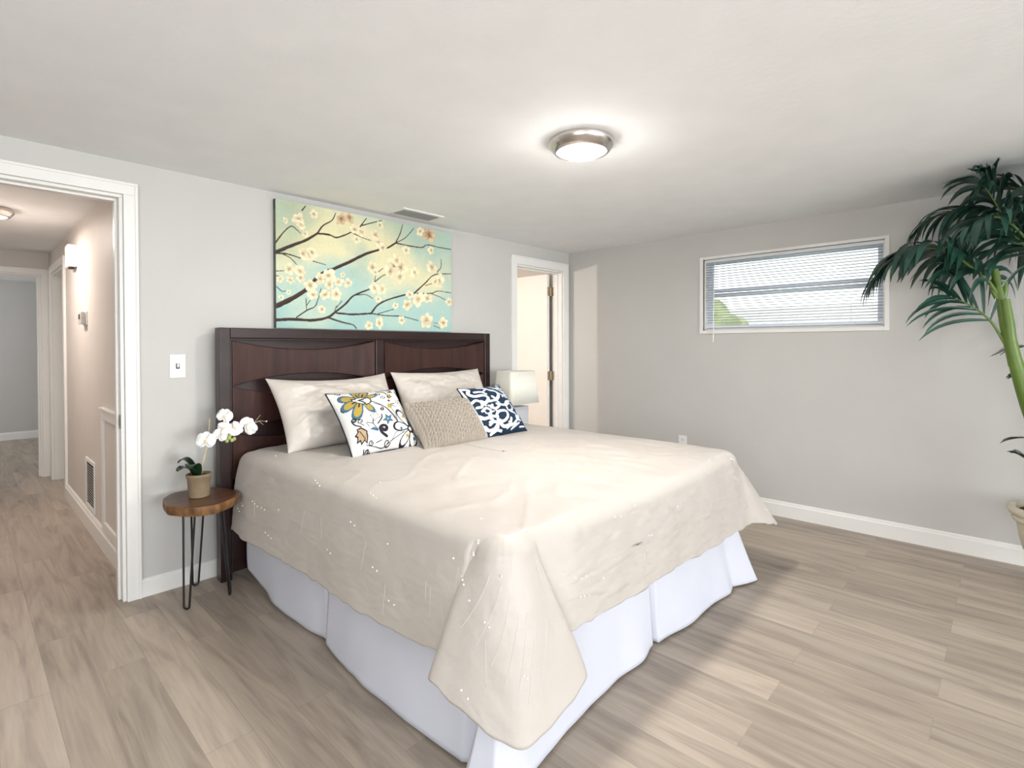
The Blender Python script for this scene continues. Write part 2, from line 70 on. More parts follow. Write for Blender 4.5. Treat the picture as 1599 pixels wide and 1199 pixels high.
FLORAL_LINES=[["n",[[-0.457,0.588],[-0.558,0.621]],0.032],["n",[[-0.339,0.69],[-0.339,0.809]],0.033],["n",[[-0.234,0.677],[-0.143,0.787]],0.033],["n",[[-0.48,0.494],[-0.599,0.445]],0.033],["n",[[-0.421,0.411],[-0.49,0.292]],0.032],["n",[[-0.292,0.435],[-0.25,0.336]],0.033],["n",[[-0.198,0.596],[-0.075,0.635]],0.033],["n",[[-0.403,0.537],[-0.158,0.613]],0.025],["n",[[-0.403,0.537],[-0.239,0.558]],0.025],["n",[[-0.403,0.537],[-0.279,0.487]],0.025],["n",[[-0.403,0.537],[-0.25,0.417]],0.025],["n",[[-0.067,0.457],[0.112,0.321],[0.274,0.141],[0.373,-0.096],[0.388,-0.342]],0.029],["n",[[-0.028,0.363],[0.179,0.244],[0.295,0.05],[0.366,-0.205]],0.017],["n",[[0.406,0.166],[0.438,-0.039],[0.406,-0.3]],0.017],["n",[[-0.814,0.928],[-0.773,0.974],[-0.725,0.988],[-0.693,0.969],[-0.689,0.931],[-0.709,0.896],[-0.739,0.878],[-0.762,0.883],[-0.77,0.902],[-0.763,0.921],[-0.749,0.93]],0.018],["n",[[0.192,0.731],[0.227,0.795],[0.284,0.829],[0.332,0.82],[0.349,0.781],[0.331,0.736],[0.296,0.71],[0.265,0.711],[0.253,0.732],[0.261,0.755],[0.277,0.767]],0.019],["n",[[0.276,0.556],[0.305,0.611],[0.354,0.641],[0.396,0.637],[0.415,0.607],[0.405,0.569],[0.378,0.543],[0.35,0.538],[0.335,0.551],[0.336,0.57],[0.348,0.583]],0.015],["n",[[0.135,0.211],[0.163,0.184],[0.159,0.143],[0.131,0.109],[0.096,0.099],[0.074,0.112],[0.073,0.138],[0.088,0.16],[0.107,0.168],[0.119,0.161],[0.12,0.149]],0.025],["n",[[-0.659,-0.313],[-0.772,-0.22],[-0.811,-0.106],[-0.806,-0.06],[-0.771,-0.036],[-0.737,-0.033],[-0.716,-0.05],[-0.711,-0.076],[-0.722,-0.103],[-0.742,-0.12],[-0.761,-0.124],[-0.773,-0.117],[-0.776,-0.105],[-0.771,-0.094]],0.028],["n",[[-0.575,-0.295],[-0.667,-0.194],[-0.689,-0.175],[-0.668,-0.133],[-0.634,-0.106],[-0.6,-0.1],[-0.577,-0.113],[-0.57,-0.138],[-0.578,-0.163],[-0.596,-0.181],[-0.614,-0.186],[-0.625,-0.18],[-0.628,-0.169]],0.018],["n",[[-0.068,-0.705],[-0.171,-0.579],[-0.183,-0.468],[-0.172,-0.447],[-0.114,-0.397],[-0.053,-0.383],[-0.008,-0.403],[0.008,-0.445],[-0.004,-0.491],[-0.035,-0.524],[-0.069,-0.537],[-0.094,-0.53],[-0.103,-0.51],[-0.097,-0.491]],0.07],["n",[[-0.445,-0.802],[-0.487,-0.845],[-0.536,-0.854],[-0.564,-0.829],[-0.562,-0.789],[-0.535,-0.758],[-0.504,-0.75],[-0.485,-0.764],[-0.486,-0.786],[-0.5,-0.802],[-0.514,-0.805]],0.018],["n",[[0.01,-0.892],[-0.048,-0.95],[-0.113,-0.962],[-0.151,-0.928],[-0.148,-0.875],[-0.112,-0.834],[-0.07,-0.823],[-0.045,-0.842],[-0.046,-0.872],[-0.065,-0.893],[-0.084,-0.896]],0.02],["n",[[-0.56,-0.985],[-0.603,-1.028],[-0.651,-1.036],[-0.679,-1.011],[-0.677,-0.971],[-0.651,-0.94],[-0.619,-0.933],[-0.601,-0.947],[-0.602,-0.969],[-0.615,-0.985],[-0.629,-0.987]],0.024],["n",[[-0.641,-0.82],[-0.443,-0.899],[-0.198,-0.964],[0.054,-0.835],[0.506,-0.627]],0.016],["n",[[0.046,-0.855],[0.244,-0.627],[0.478,-0.644]],0.012],["n",[[0.018,-0.041],[-0.016,-0.145],[-0.196,-0.313]],0.028],["n",[[-0.263,-0.15],[-0.323,-0.293],[-0.255,-0.499]],0.02],["n",[[-0.323,-0.293],[-0.469,-0.226]],0.02],["n",[[-0.448,-0.359],[-0.496,-0.243]],0.016],["n",[[0.333,0.937],[0.477,0.851],[0.545,0.775]],0.034],["n",[[0.667,0.917],[0.784,0.857],[0.64,0.807]],0.03],["n",[[0.772,0.972],[0.804,0.808]],0.026],["n",[[0.939,0.882],[0.961,0.697],[1.052,0.525]],0.034],["n",[[0.877,0.504],[0.995,0.442],[0.997,0.306]],0.035],["n",[[0.46,0.292],[0.62,0.337]],0.026],["n",[[0.48,0.245],[0.604,0.204]],0.021],["n",[[-0.373,-0.825],[-0.221,-0.787]],0.02],["n",[[-0.718,-0.913],[-0.724,-1.019]],0.028],["n",[[0.526,0.777],[0.557,0.66],[0.502,0.533]],0.022],["n",[[-0.74,-0.418],[-0.704,-0.467]],0.016],["n",[[-0.714,-0.47],[-0.692,-0.523]],0.016],["n",[[-0.688,-0.521],[-0.681,-0.578]],0.016],["n",[[-0.662,-0.573],[-0.67,-0.634]],0.016],["n",[[-0.636,-0.624],[-0.659,-0.689]],0.016]]
NAVY_SCROLLS=[[[[-0.916,0.917],[-0.734,0.84],[-0.851,0.672],[-0.728,0.511],[-0.377,0.466],[-0.297,0.31],[-0.505,0.157],[-0.632,0.246]],0.144],[[[-0.61,0.678],[-0.344,0.645],[-0.239,0.522]],0.129],[[[-0.679,0.181],[-0.576,0.059]],0.1],[[[-0.307,0.901],[-0.036,0.869],[0.09,0.704],[0.289,0.567],[0.253,0.385],[0.036,0.229],[-0.069,0.353]],0.15],[[[-0.25,0.913],[-0.041,0.795],[-0.231,0.668]],0.088],[[[0.269,0.947],[0.398,0.78],[0.705,0.782],[0.717,0.935]],0.118],[[[0.485,0.694],[0.686,0.556],[1.004,0.632]],0.1],[[[0.329,0.487],[0.555,0.384],[0.916,0.452],[1.052,0.359]],0.109],[[[0.983,0.944],[1.176,0.65],[1.251,0.41]],0.093],[[[-0.349,0.172],[-0.059,0.169],[0.021,0.012],[-0.234,-0.132],[-0.429,-0.068],[-0.314,0.023]],0.111],[[[-0.112,0.031],[0.221,-0.052],[0.414,0.068],[0.723,0.138]],0.123],[[[0.312,-0.065],[0.526,0.016],[0.609,-0.106],[0.458,-0.267],[0.251,-0.274],[0.261,-0.13]],0.097],[[[0.911,0.113],[0.992,-0.048],[0.772,-0.129]],0.108],[[[1.1,0.088],[1.005,-0.161],[0.779,-0.314]],0.091],[[[-0.66,-0.317],[-0.449,-0.419],[-0.243,-0.273],[0.092,-0.287],[0.077,-0.499],[-0.177,-0.636],[-0.413,-0.565],[-0.362,-0.432]],0.126],[[[0.316,-0.319],[0.538,-0.424],[0.501,-0.599],[0.703,-0.666]],0.105],[[[0.721,-0.451],[0.689,-0.555],[0.425,-0.695],[0.166,-0.831]],0.095],[[[-0.736,-0.549],[-0.503,-0.62],[-0.515,-0.826],[-0.818,-0.912]],0.122],[[[-0.327,-0.578],[-0.253,-0.799],[0.058,-0.779],[0.206,-0.59]],0.134],[[[-0.623,-0.842],[-0.347,-0.922]],0.098],[[[1.006,-0.42],[0.986,-0.637],[1.066,-0.794]],0.089],[[[0.136,-0.931],[0.58,-0.755]],0.077],[[[-0.083,-0.896],[0.122,-0.824]],0.059],[[[0.569,-0.895],[0.848,-0.868]],0.069],[[[1.269,-0.161],[1.194,-0.448]],0.073],[[[0.715,0.326],[0.917,0.187],[1.209,0.224]],0.091],[[[0.699,0.707],[0.97,0.79]],0.092],[[[-0.735,-0.095],[-0.7,-0.241],[-0.394,-0.216]],0.058]]

# ------------------------------------------------------------------ materials
def mat(name, col, rough=0.5, var=0.06, scale=6.0, bump=0.0, bscale=60.0, metal=0.0, coat=0.0, sheen=0.0,
        spec=0.5, stretch=(1, 1, 1), emit=None, estr=0.0, trans=0.0, attr=None, detail=4.0):
    M = bpy.data.materials.new(name); M.use_nodes = True
    t = M.node_tree; b = t.nodes['Principled BSDF']
    tc = t.nodes.new('ShaderNodeTexCoord'); mp = t.nodes.new('ShaderNodeMapping')
    mp.inputs['Scale'].default_value = stretch
    t.links.new(tc.outputs['Object'], mp.inputs[0])
    nz = t.nodes.new('ShaderNodeTexNoise'); nz.inputs['Scale'].default_value = scale; nz.inputs['Detail'].default_value = detail
    t.links.new(mp.outputs[0], nz.inputs['Vector'])
    mr = t.nodes.new('ShaderNodeMapRange')
    mr.inputs['From Min'].default_value = 0.3; mr.inputs['From Max'].default_value = 0.7
    mr.inputs['To Min'].default_value = 1-var; mr.inputs['To Max'].default_value = 1+var
    t.links.new(nz.outputs['Fac'], mr.inputs['Value'])
    mx = t.nodes.new('ShaderNodeMix'); mx.data_type = 'RGBA'; mx.blend_type = 'MULTIPLY'; mx.inputs[0].default_value = 1.0
    if attr:
        a = t.nodes.new('ShaderNodeAttribute'); a.attribute_name = attr
        t.links.new(a.outputs['Color'], mx.inputs[6])
    else:
        mx.inputs[6].default_value = (*col, 1)
    t.links.new(mr.outputs[0], mx.inputs[7])
    t.links.new(mx.outputs[2], b.inputs['Base Color'])
    b.inputs['Roughness'].default_value = rough; b.inputs['Metallic'].default_value = metal
    b.inputs['Coat Weight'].default_value = coat; b.inputs['Coat Roughness'].default_value = 0.15
    b.inputs['Sheen Weight'].default_value = sheen; b.inputs['Specular IOR Level'].default_value = spec
    b.inputs['Transmission Weight'].default_value = trans
    if emit:
        b.inputs['Emission Color'].default_value = (*emit, 1); b.inputs['Emission Strength'].default_value = estr
    if bump:
        n2 = t.nodes.new('ShaderNodeTexNoise'); n2.inputs['Scale'].default_value = bscale; n2.inputs['Detail'].default_value = 6
        t.links.new(mp.outputs[0], n2.inputs['Vector'])
        bp = t.nodes.new('ShaderNodeBump'); bp.inputs['Strength'].default_value = bump; bp.inputs['Distance'].default_value = 0.01
        t.links.new(n2.outputs['Fac'], bp.inputs['Height']); t.links.new(bp.outputs[0], b.inputs['Normal'])
    return M

WALL_COL = (0.55, 0.54, 0.515)
M_wall = mat('grey_wall_paint', WALL_COL, 0.55, 0.015, 3, bump=0.06, bscale=120, spec=0.3)
M_hall = mat('hall_wall_paint', (0.64, 0.60, 0.56), 0.55, 0.02, 3, bump=0.05, bscale=120, spec=0.3)
M_ceil = mat('ceiling_paint', (0.88, 0.89, 0.895), 0.8, 0.02, 5, bump=0.12, bscale=38, spec=0.2)
M_trim = mat('white_trim_paint', (0.80, 0.79, 0.76), 0.35, 0.015, 5)
M_door = mat('white_door_paint', (0.82, 0.79, 0.74), 0.4, 0.015, 4)
M_plastic = mat('white_plastic', (0.82, 0.82, 0.80), 0.35, 0.01, 8)
M_dark = mat('dark_slot', (0.03, 0.03, 0.03), 0.7, 0.05, 9)
M_nickel = mat('brushed_nickel', (0.62, 0.58, 0.55), 0.25, 0.05, 30, metal=1.0)
M_brass = mat('aged_nickel', (0.45, 0.38, 0.30), 0.35, 0.1, 30, metal=1.0)
M_glow = mat('lit_diffuser', (0.9, 0.9, 0.88), 0.5, 0.01, 5, emit=(1.0, 0.97, 0.94), estr=2.2)
M_espresso = mat('espresso_wood', (0.040, 0.0150, 0.0115), 0.36, 0.40, 3.0, coat=0.12, stretch=(7, 6, 0.8), spec=0.30)
M_espresso2 = mat('espresso_wood_frame', (0.022, 0.0095, 0.0085), 0.33, 0.3, 3.0, coat=0.15, stretch=(0.8, 6, 6), spec=0.32)
M_black = mat('black_steel', (0.006, 0.006, 0.006), 0.4, 0.1, 20)
M_comf = mat('champagne_satin', (0.525, 0.482, 0.440), 0.47, 0.03, 5, bump=0.10, bscale=55, sheen=0.10, spec=0.38)
M_sham = mat('champagne_sham', (0.60, 0.55, 0.495), 0.42, 0.03, 5, bump=0.06, bscale=40, sheen=0.25, spec=0.45)
M_pearl = mat('pearl_thread', (0.88, 0.85, 0.80), 0.25, 0.02, 20)
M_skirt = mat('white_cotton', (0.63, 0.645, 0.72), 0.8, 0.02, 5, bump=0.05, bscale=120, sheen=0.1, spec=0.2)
M_mattress = mat('mattress_ticking', (0.7, 0.7, 0.7), 0.9, 0.03, 20)
M_navy_back = mat('navy_cloth', (0.012, 0.020, 0.035), 0.85, 0.15, 40, bump=0.1, bscale=200)
M_print = mat('printed_cotton', (1, 1, 1), 0.8, 0.03, 60, bump=0.12, bscale=220, attr='print', spec=0.25)
M_canvas = mat('painted_canvas', (1, 1, 1), 0.65, 0.04, 60, bump=0.12, bscale=120, attr='print', spec=0.25)
M_canvas_edge = mat('canvas_edge', (0.10, 0.105, 0.08), 0.7, 0.5, 9)
M_knit = mat('oatmeal_yarn', (0.40, 0.355, 0.30), 0.95, 0.06, 60, bump=0.12, bscale=260, sheen=0.2, spec=0.15)
M_slab = mat('walnut_slab_top', (0.085, 0.034, 0.014), 0.38, 0.45, 5, stretch=(1.2, 9, 1), coat=0.2)
M_bark = mat('live_edge_bark', (0.20, 0.095, 0.032), 0.6, 0.65, 22, bump=0.7, bscale=38, stretch=(1, 1, 0.35))
M_pot = mat('beige_clay', (0.25, 0.19, 0.115), 0.8, 0.16, 16, bump=0.25, bscale=60)
M_soil = mat('brown_moss', (0.05, 0.028, 0.016), 0.95, 0.5, 40, bump=0.8, bscale=60)
M_petal = mat('white_petal', (0.86, 0.855, 0.84), 0.55, 0.03, 30, sheen=0.1)
M_lip = mat('cream_lip', (0.80, 0.66, 0.38), 0.55, 0.15, 60)
M_bud = mat('green_bud', (0.40, 0.46, 0.16), 0.5, 0.2, 30)
M_orleaf = mat('orchid_leaf', (0.008, 0.030, 0.012), 0.35, 0.25, 14, coat=0.2)
M_stemc = mat('cane_stem', (0.55, 0.48, 0.32), 0.5, 0.15, 30)
M_shade = mat('cream_linen', (0.80, 0.79, 0.71), 0.85, 0.03, 60, bump=0.08, bscale=300)
M_ceramic = mat('pale_ceramic', (0.62, 0.64, 0.67), 0.3, 0.03, 10)
M_palm = mat('palm_leaf', (0.016, 0.058, 0.040), 0.28, 0.45, 7, spec=0.55)
M_rib = mat('palm_midrib', (0.12, 0.20, 0.045), 0.45, 0.2, 9)
M_trunk = mat('palm_stem', (0.10, 0.17, 0.022), 0.42, 0.22, 9)
M_urn = mat('cream_urn', (0.60, 0.55, 0.44), 0.7, 0.12, 9, bump=0.2, bscale=40)
M_slat = mat('blind_slat', (0.80, 0.82, 0.84), 0.4, 0.01, 9)
M_alu = mat('window_aluminium', (0.68, 0.74, 0.84), 0.4, 0.02, 9)
M_roof = mat('far_roof', (0.55, 0.46, 0.38), 0.9, 0.2, 9)
M_farwall = mat('far_house_wall', (0.75, 0.72, 0.66), 0.9, 0.05, 9)
M_foliage = mat('far_foliage', (0.36, 0.36, 0.17), 0.9, 0.4, 4)
M_lawn = mat('lawn', (0.20, 0.26, 0.10), 0.95, 0.3, 3)

def glass_mat():
    M = bpy.data.materials.new('window_glass'); M.use_nodes = True
    t = M.node_tree; b = t.nodes['Principled BSDF']; out = t.nodes['Material Output']
    tr = t.nodes.new('ShaderNodeBsdfTransparent'); gl = t.nodes.new('ShaderNodeBsdfGlossy'); gl.inputs['Roughness'].default_value = 0.02
    fr = t.nodes.new('ShaderNodeFresnel'); fr.inputs['IOR'].default_value = 1.3
    nz = t.nodes.new('ShaderNodeTexNoise'); nz.inputs['Scale'].default_value = 2.0
    cr = t.nodes.new('ShaderNodeValToRGB'); cr.color_ramp.elements[0].color = (0.94, 0.97, 0.97, 1); cr.color_ramp.elements[1].color = (0.97, 0.99, 0.99, 1)
    t.links.new(nz.outputs['Fac'], cr.inputs[0]); t.links.new(cr.outputs[0], tr.inputs['Color'])
    mx = t.nodes.new('ShaderNodeMixShader')
    t.links.new(fr.outputs[0], mx.inputs[0]); t.links.new(tr.outputs[0], mx.inputs[1]); t.links.new(gl.outputs[0], mx.inputs[2])
    t.links.new(mx.outputs[0], out.inputs['Surface']); t.nodes.remove(b)
    return M
M_glass = glass_mat()

def floor_mat():
    M = bpy.data.materials.new('greige_plank_floor'); M.use_nodes = True
    t = M.node_tree; b = t.nodes['Principled BSDF']; N = t.nodes.new; L = t.links.new
    tc = N('ShaderNodeTexCoord')
    rot = N('ShaderNodeMapping'); rot.inputs['Rotation'].default_value = (0, 0, PI/2); rot.inputs['Location'].default_value = (0.18, 0.07, 0)
    L(tc.outputs['Object'], rot.inputs[0])
    br = N('ShaderNodeTexBrick'); br.offset = 0.37; br.offset_frequency = 2; br.squash = 1.0
    br.inputs['Color1'].default_value = (0, 0, 0, 1); br.inputs['Color2'].default_value = (1, 1, 1, 1); br.inputs['Mortar'].default_value = (0.5, 0.5, 0.5, 1)
    br.inputs['Scale'].default_value = 1.0; br.inputs['Mortar Size'].default_value = 0.0009; br.inputs['Mortar Smooth'].default_value = 0.3
    br.inputs['Brick Width'].default_value = 1.22; br.inputs['Row Height'].default_value = 0.15
    L(rot.outputs[0], br.inputs['Vector'])
    # per-plank offset of the grain
    off = N('ShaderNodeVectorMath'); off.operation = 'MULTIPLY_ADD'
    L(br.outputs['Color'], off.inputs[0]); off.inputs[1].default_value = (3.7, 23.0, 5.0); L(tc.outputs['Object'], off.inputs[2])
    mp = N('ShaderNodeMapping'); mp.inputs['Scale'].default_value = (9.0, 0.95, 1.0); L(off.outputs[0], mp.inputs[0])
    n1 = N('ShaderNodeTexNoise'); n1.inputs['Scale'].default_value = 1.3; n1.inputs['Detail'].default_value = 5; n1.inputs['Distortion'].default_value = 1.4; n1.inputs['Roughness'].default_value = 0.55
    L(mp.outputs[0], n1.inputs['Vector'])
    mp2 = N('ShaderNodeMapping'); mp2.inputs['Scale'].default_value = (70.0, 2.6, 1.0); L(off.outputs[0], mp2.inputs[0])
    n2 = N('ShaderNodeTexNoise'); n2.inputs['Scale'].default_value = 1.6; n2.inputs['Detail'].default_value = 3
    L(mp2.outputs[0], n2.inputs['Vector'])
    r1 = N('ShaderNodeValToRGB'); e = r1.color_ramp.elements
    e[0].position = 0.30; e[0].color = (0.30, 0.248, 0.202, 1); e[1].position = 0.72; e[1].color = (0.485, 0.415, 0.345, 1)
    k = e.new(0.43); k.color = (0.375, 0.312, 0.256, 1); k = e.new(0.53); k.color = (0.43, 0.36, 0.29, 1)
    L(n1.outputs['Fac'], r1.inputs[0])
    tint = N('ShaderNodeMapRange'); tint.inputs['To Min'].default_value = 0.84; tint.inputs['To Max'].default_value = 1.10
    L(br.outputs['Color'], tint.inputs['Value'])
    fine = N('ShaderNodeMapRange'); fine.inputs['From Min'].default_value = 0.3; fine.inputs['From Max'].default_value = 0.7
    fine.inputs['To Min'].default_value = 0.93; fine.inputs['To Max'].default_value = 1.06
    L(n2.outputs['Fac'], fine.inputs['Value'])
    mul = N('ShaderNodeMath'); mul.operation = 'MULTIPLY'; L(tint.outputs[0], mul.inputs[0]); L(fine.outputs[0], mul.inputs[1])
    seam = N('ShaderNodeMapRange'); seam.inputs['To Min'].default_value = 1.0; seam.inputs['To Max'].default_value = 0.72
    L(br.outputs['Fac'], seam.inputs['Value'])
    mul2 = N('ShaderNodeMath'); mul2.operation = 'MULTIPLY'; L(mul.outputs[0], mul2.inputs[0]); L(seam.outputs[0], mul2.inputs[1])
    # small knots
    vo = N('ShaderNodeTexVoronoi'); vo.inputs['Scale'].default_value = 1.0
    mp3 = N('ShaderNodeMapping'); mp3.inputs['Scale'].default_value = (3.4, 1.3, 1.0); L(off.outputs[0], mp3.inputs[0]); L(mp3.outputs[0], vo.inputs['Vector'])
    kn = N('ShaderNodeMapRange'); kn.inputs['From Min'].default_value = 0.015; kn.inputs['From Max'].default_value = 0.06
    kn.inputs['To Min'].default_value = 0.62; kn.inputs['To Max'].default_value = 1.0; L(vo.outputs['Distance'], kn.inputs['Value'])
    mul3 = N('ShaderNodeMath'); mul3.operation = 'MULTIPLY'; L(mul2.outputs[0], mul3.inputs[0]); L(kn.outputs[0], mul3.inputs[1])
    mx = N('ShaderNodeMix'); mx.data_type = 'RGBA'; mx.blend_type = 'MULTIPLY'; mx.inputs[0].default_value = 1
    L(r1.outputs[0], mx.inputs[6]); L(mul3.outputs[0], mx.inputs[7]); L(mx.outputs[2], b.inputs['Base Color'])
    b.inputs['Roughness'].default_value = 0.42; b.inputs['Specular IOR Level'].default_value = 0.35
    bp = N('ShaderNodeBump'); bp.inputs['Strength'].default_value = 0.08; bp.inputs['Distance'].default_value = 0.004
    L(n2.outputs['Fac'], bp.inputs['Height']); L(bp.outputs[0], b.inputs['Normal'])
    return M
M_floor = floor_mat()

# ------------------------------------------------------------------ builders
class MB:
    def __init__(s): s.v = []; s.f = []
    def add(s, vs, fs):
        o = len(s.v); s.v += [tuple(map(float, p)) for p in vs]; s.f += [tuple(i+o for i in q) for q in fs]; return s
    def box(s, x0, x1, y0, y1, z0, z1):
        return s.add([(x0,y0,z0),(x1,y0,z0),(x1,y1,z0),(x0,y1,z0),(x0,y0,z1),(x1,y0,z1),(x1,y1,z1),(x0,y1,z1)],
                     [(0,3,2,1),(4,5,6,7),(0,1,5,4),(1,2,6,5),(2,3,7,6),(3,0,4,7)])
    def prism(s, pts, axis, a0, a1):
        # pts: 2-D outline; axis 'x','y','z' is the extrusion axis
        n = len(pts)
        def P(p, a): return {'x': (a, p[0], p[1]), 'y': (p[0], a, p[1]), 'z': (p[0], p[1], a)}[axis]
        return s.add([P(p, a0) for p in pts]+[P(p, a1) for p in pts],
                     [tuple(range(n))[::-1], tuple(range(n, 2*n))]+[(i, (i+1) % n, n+(i+1) % n, n+i) for i in range(n)])
    def tube(s, pts, rad, n=8, cap=True):
        pts = [np.array(p, float) for p in pts]; m = len(pts)
        rads = rad if hasattr(rad, '__len__') else [rad]*m
        T = [pts[min(i+1, m-1)]-pts[max(i-1, 0)] for i in range(m)]
        T = [t/(np.linalg.norm(t)+1e-12) for t in T]
        a = np.array([0, 0, 1.]) if abs(T[0][2]) < .9 else np.array([1., 0, 0])
        u = np.cross(T[0], a); u /= np.linalg.norm(u); vs = []
        for i in range(m):
            u = u - T[i]*(u@T[i]); u /= np.linalg.norm(u); w_ = np.cross(T[i], u)
            for k in range(n):
                c, d = math.cos(2*PI*k/n), math.sin(2*PI*k/n); vs.append(pts[i]+rads[i]*(c*u+d*w_))
        fs = [(i*n+k, i*n+(k+1) % n, (i+1)*n+(k+1) % n, (i+1)*n+k) for i in range(m-1) for k in range(n)]
        if cap: fs += [tuple(range(n))[::-1], tuple(range((m-1)*n, m*n))]
        return s.add(vs, fs)
    def lathe(s, prof, c=(0, 0, 0), n=40, closed=False):
        m = len(prof)
        vs = [(c[0]+r*math.cos(2*PI*k/n), c[1]+r*math.sin(2*PI*k/n), c[2]+z) for r, z in prof for k in range(n)]
        fs = [(i*n+k, i*n+(k+1) % n, (i+1)*n+(k+1) % n, (i+1)*n+k) for i in range(m-1) for k in range(n)]
        if not closed: fs += [tuple(range(n))[::-1], tuple(range((m-1)*n, m*n))]
        return s.add(vs, fs)
    def ball(s, c, r, n=12, sq=(1, 1, 1)):
        vs = []; fs = []
        for i in range(1, n):
            for k in range(n):
                a, b_ = PI*i/n, 2*PI*k/n
                vs.append((c[0]+r*sq[0]*math.sin(a)*math.cos(b_), c[1]+r*sq[1]*math.sin(a)*math.sin(b_), c[2]+r*sq[2]*math.cos(a)))
        t = len(vs); vs += [(c[0], c[1], c[2]+r*sq[2]), (c[0], c[1], c[2]-r*sq[2])]
        for i in range(n-2):
            for k in range(n): fs.append((i*n+k, (i+1)*n+k, (i+1)*n+(k+1) % n, i*n+(k+1) % n))
        for k in range(n): fs += [(t, k, (k+1) % n), (t+1, (n-2)*n+(k+1) % n, (n-2)*n+k)]
        return s.add(vs, fs)
    def grid(s, P):
        # P: array (m, n, 3)
        m, n = P.shape[:2]
        return s.add(P.reshape(-1, 3), [(i*n+j, i*n+j+1, (i+1)*n+j+1, (i+1)*n+j) for i in range(m-1) for j in range(n-1)])
    def build(s, name, mats, parent=None, smooth=False, bevel=0.0, fix=True, sharp=40):
        me = bpy.data.meshes.new(name); me.from_pydata(s.v, [], s.f); me.update()
        if fix:
            bm = bmesh.new(); bm.from_mesh(me); bmesh.ops.recalc_face_normals(bm, faces=bm.faces); bm.to_mesh(me); bm.free()
        for M in (mats if isinstance(mats, (list, tuple)) else [mats]): me.materials.append(M)
        o = bpy.data.objects.new(name, me); C.objects.link(o)
        if smooth:
            me.polygons.foreach_set('use_smooth', [True]*len(me.polygons))
            if sharp: me.set_sharp_from_angle(angle=math.radians(sharp))
        if bevel:
            b = o.modifiers.new('bevel', 'BEVEL'); b.width = bevel; b.segments = 2; b.limit_method = 'ANGLE'
        if parent: put(o, parent)
        return o

def put(o, parent):
    o.parent = parent; o.matrix_parent_inverse = parent_world(parent).inverted()
def parent_world(p):
    m_ = Matrix.LocRotScale(p.location, p.rotation_euler, p.scale)
    return parent_world(p.parent) @ (p.matrix_parent_inverse @ m_) if p.parent else m_
def tag(o, label, cat, group=None):
    o['label'] = label; o['category'] = cat
    if group: o['group'] = group
    return o
def thing(name, label, cat, loc=(0, 0, 0), group=None):
    o = bpy.data.objects.new(name, None); C.objects.link(o); o.location = loc; o.empty_display_size = 0.05
    return tag(o, label, cat, group)
def struct(o):
    o['kind'] = 'structure'; return o
def dup(root, delta, label):
    r = root.copy(); C.objects.link(r); r.location = Vector(root.location)+Vector(delta); r['label'] = label
    for ch in list(root.children):
        c = ch.copy(); C.objects.link(c); c.parent = r
        for g in list(ch.children):
            d = g.copy(); C.objects.link(d); d.parent = c
    return r

# value noise for cloth
_rng = np.random.default_rng(11); _tab = _rng.random((256, 256))
def vnoise(x, y):
    xi, yi = np.floor(x).astype(int), np.floor(y).astype(int); fx, fy = x-xi, y-yi
    fx = fx*fx*(3-2*fx); fy = fy*fy*(3-2*fy); g = lambda a, b_: _tab[a % 256, b_ % 256]
    return ((g(xi, yi)*(1-fx)+g(xi+1, yi)*fx)*(1-fy)+(g(xi, yi+1)*(1-fx)+g(xi+1, yi+1)*fx)*fy)*2-1
def fbm(x, y, o=4):
    s_ = 0; a = 1.0
    for k in range(o): s_ = s_+a*vnoise(x*2**k+17*k, y*2**k+31*k); a *= .5
    return s_
def ridged(x, y): return 1-np.abs(vnoise(x, y))*2
def smooth(a, b_, x):
    t = np.clip((x-a)/(b_-a), 0, 1); return t*t*(3-2*t)

def set_attr(o, name, cols):
    me = o.data; at = me.color_attributes.new(name, 'FLOAT_COLOR', 'POINT')
    c = np.ones((len(me.vertices), 4), np.float32); c[:, :3] = cols; at.data.foreach_set('color', c.ravel())

def srgb(r, g, b_):
    f = lambda v: v/12.92 if v <= .04045 else ((v+.055)/1.055)**2.4
    return np.array([f(r/255), f(g/255), f(b_/255)])
def seg_dist(P, a, b_):
    d = b_-a; t = np.clip(((P-a)@d)/(d@d+1e-12), 0, 1); return np.linalg.norm(P-a-t[:, None]*d, axis=1), t
def in_poly(P, poly):
    x, y = P[:, 0], P[:, 1]; ins = np.zeros(len(P), bool); n = len(poly)
    for i in range(n):
        x1, y1 = poly[i]; x2, y2 = poly[(i+1) % n]
        if y1 == y2: continue
        c = ((y1 > y) != (y2 > y)) & (x < (x2-x1)*(y-y1)/(y2-y1)+x1); ins ^= c
    return ins
def catmull(pts, k=6):
    p = [np.array(q, float) for q in pts]; p = [2*p[0]-p[1]]+p+[2*p[-1]-p[-2]]; out = []
    for i in range(1, len(p)-2):
        for j in range(k):
            t = j/k
            out.append(.5*((2*p[i])+(-p[i-1]+p[i+1])*t+(2*p[i-1]-5*p[i]+4*p[i+1]-p[i+2])*t*t+(-p[i-1]+3*p[i]-3*p[i+1]+p[i+2])*t**3))
    out.append(p[-2]); return out

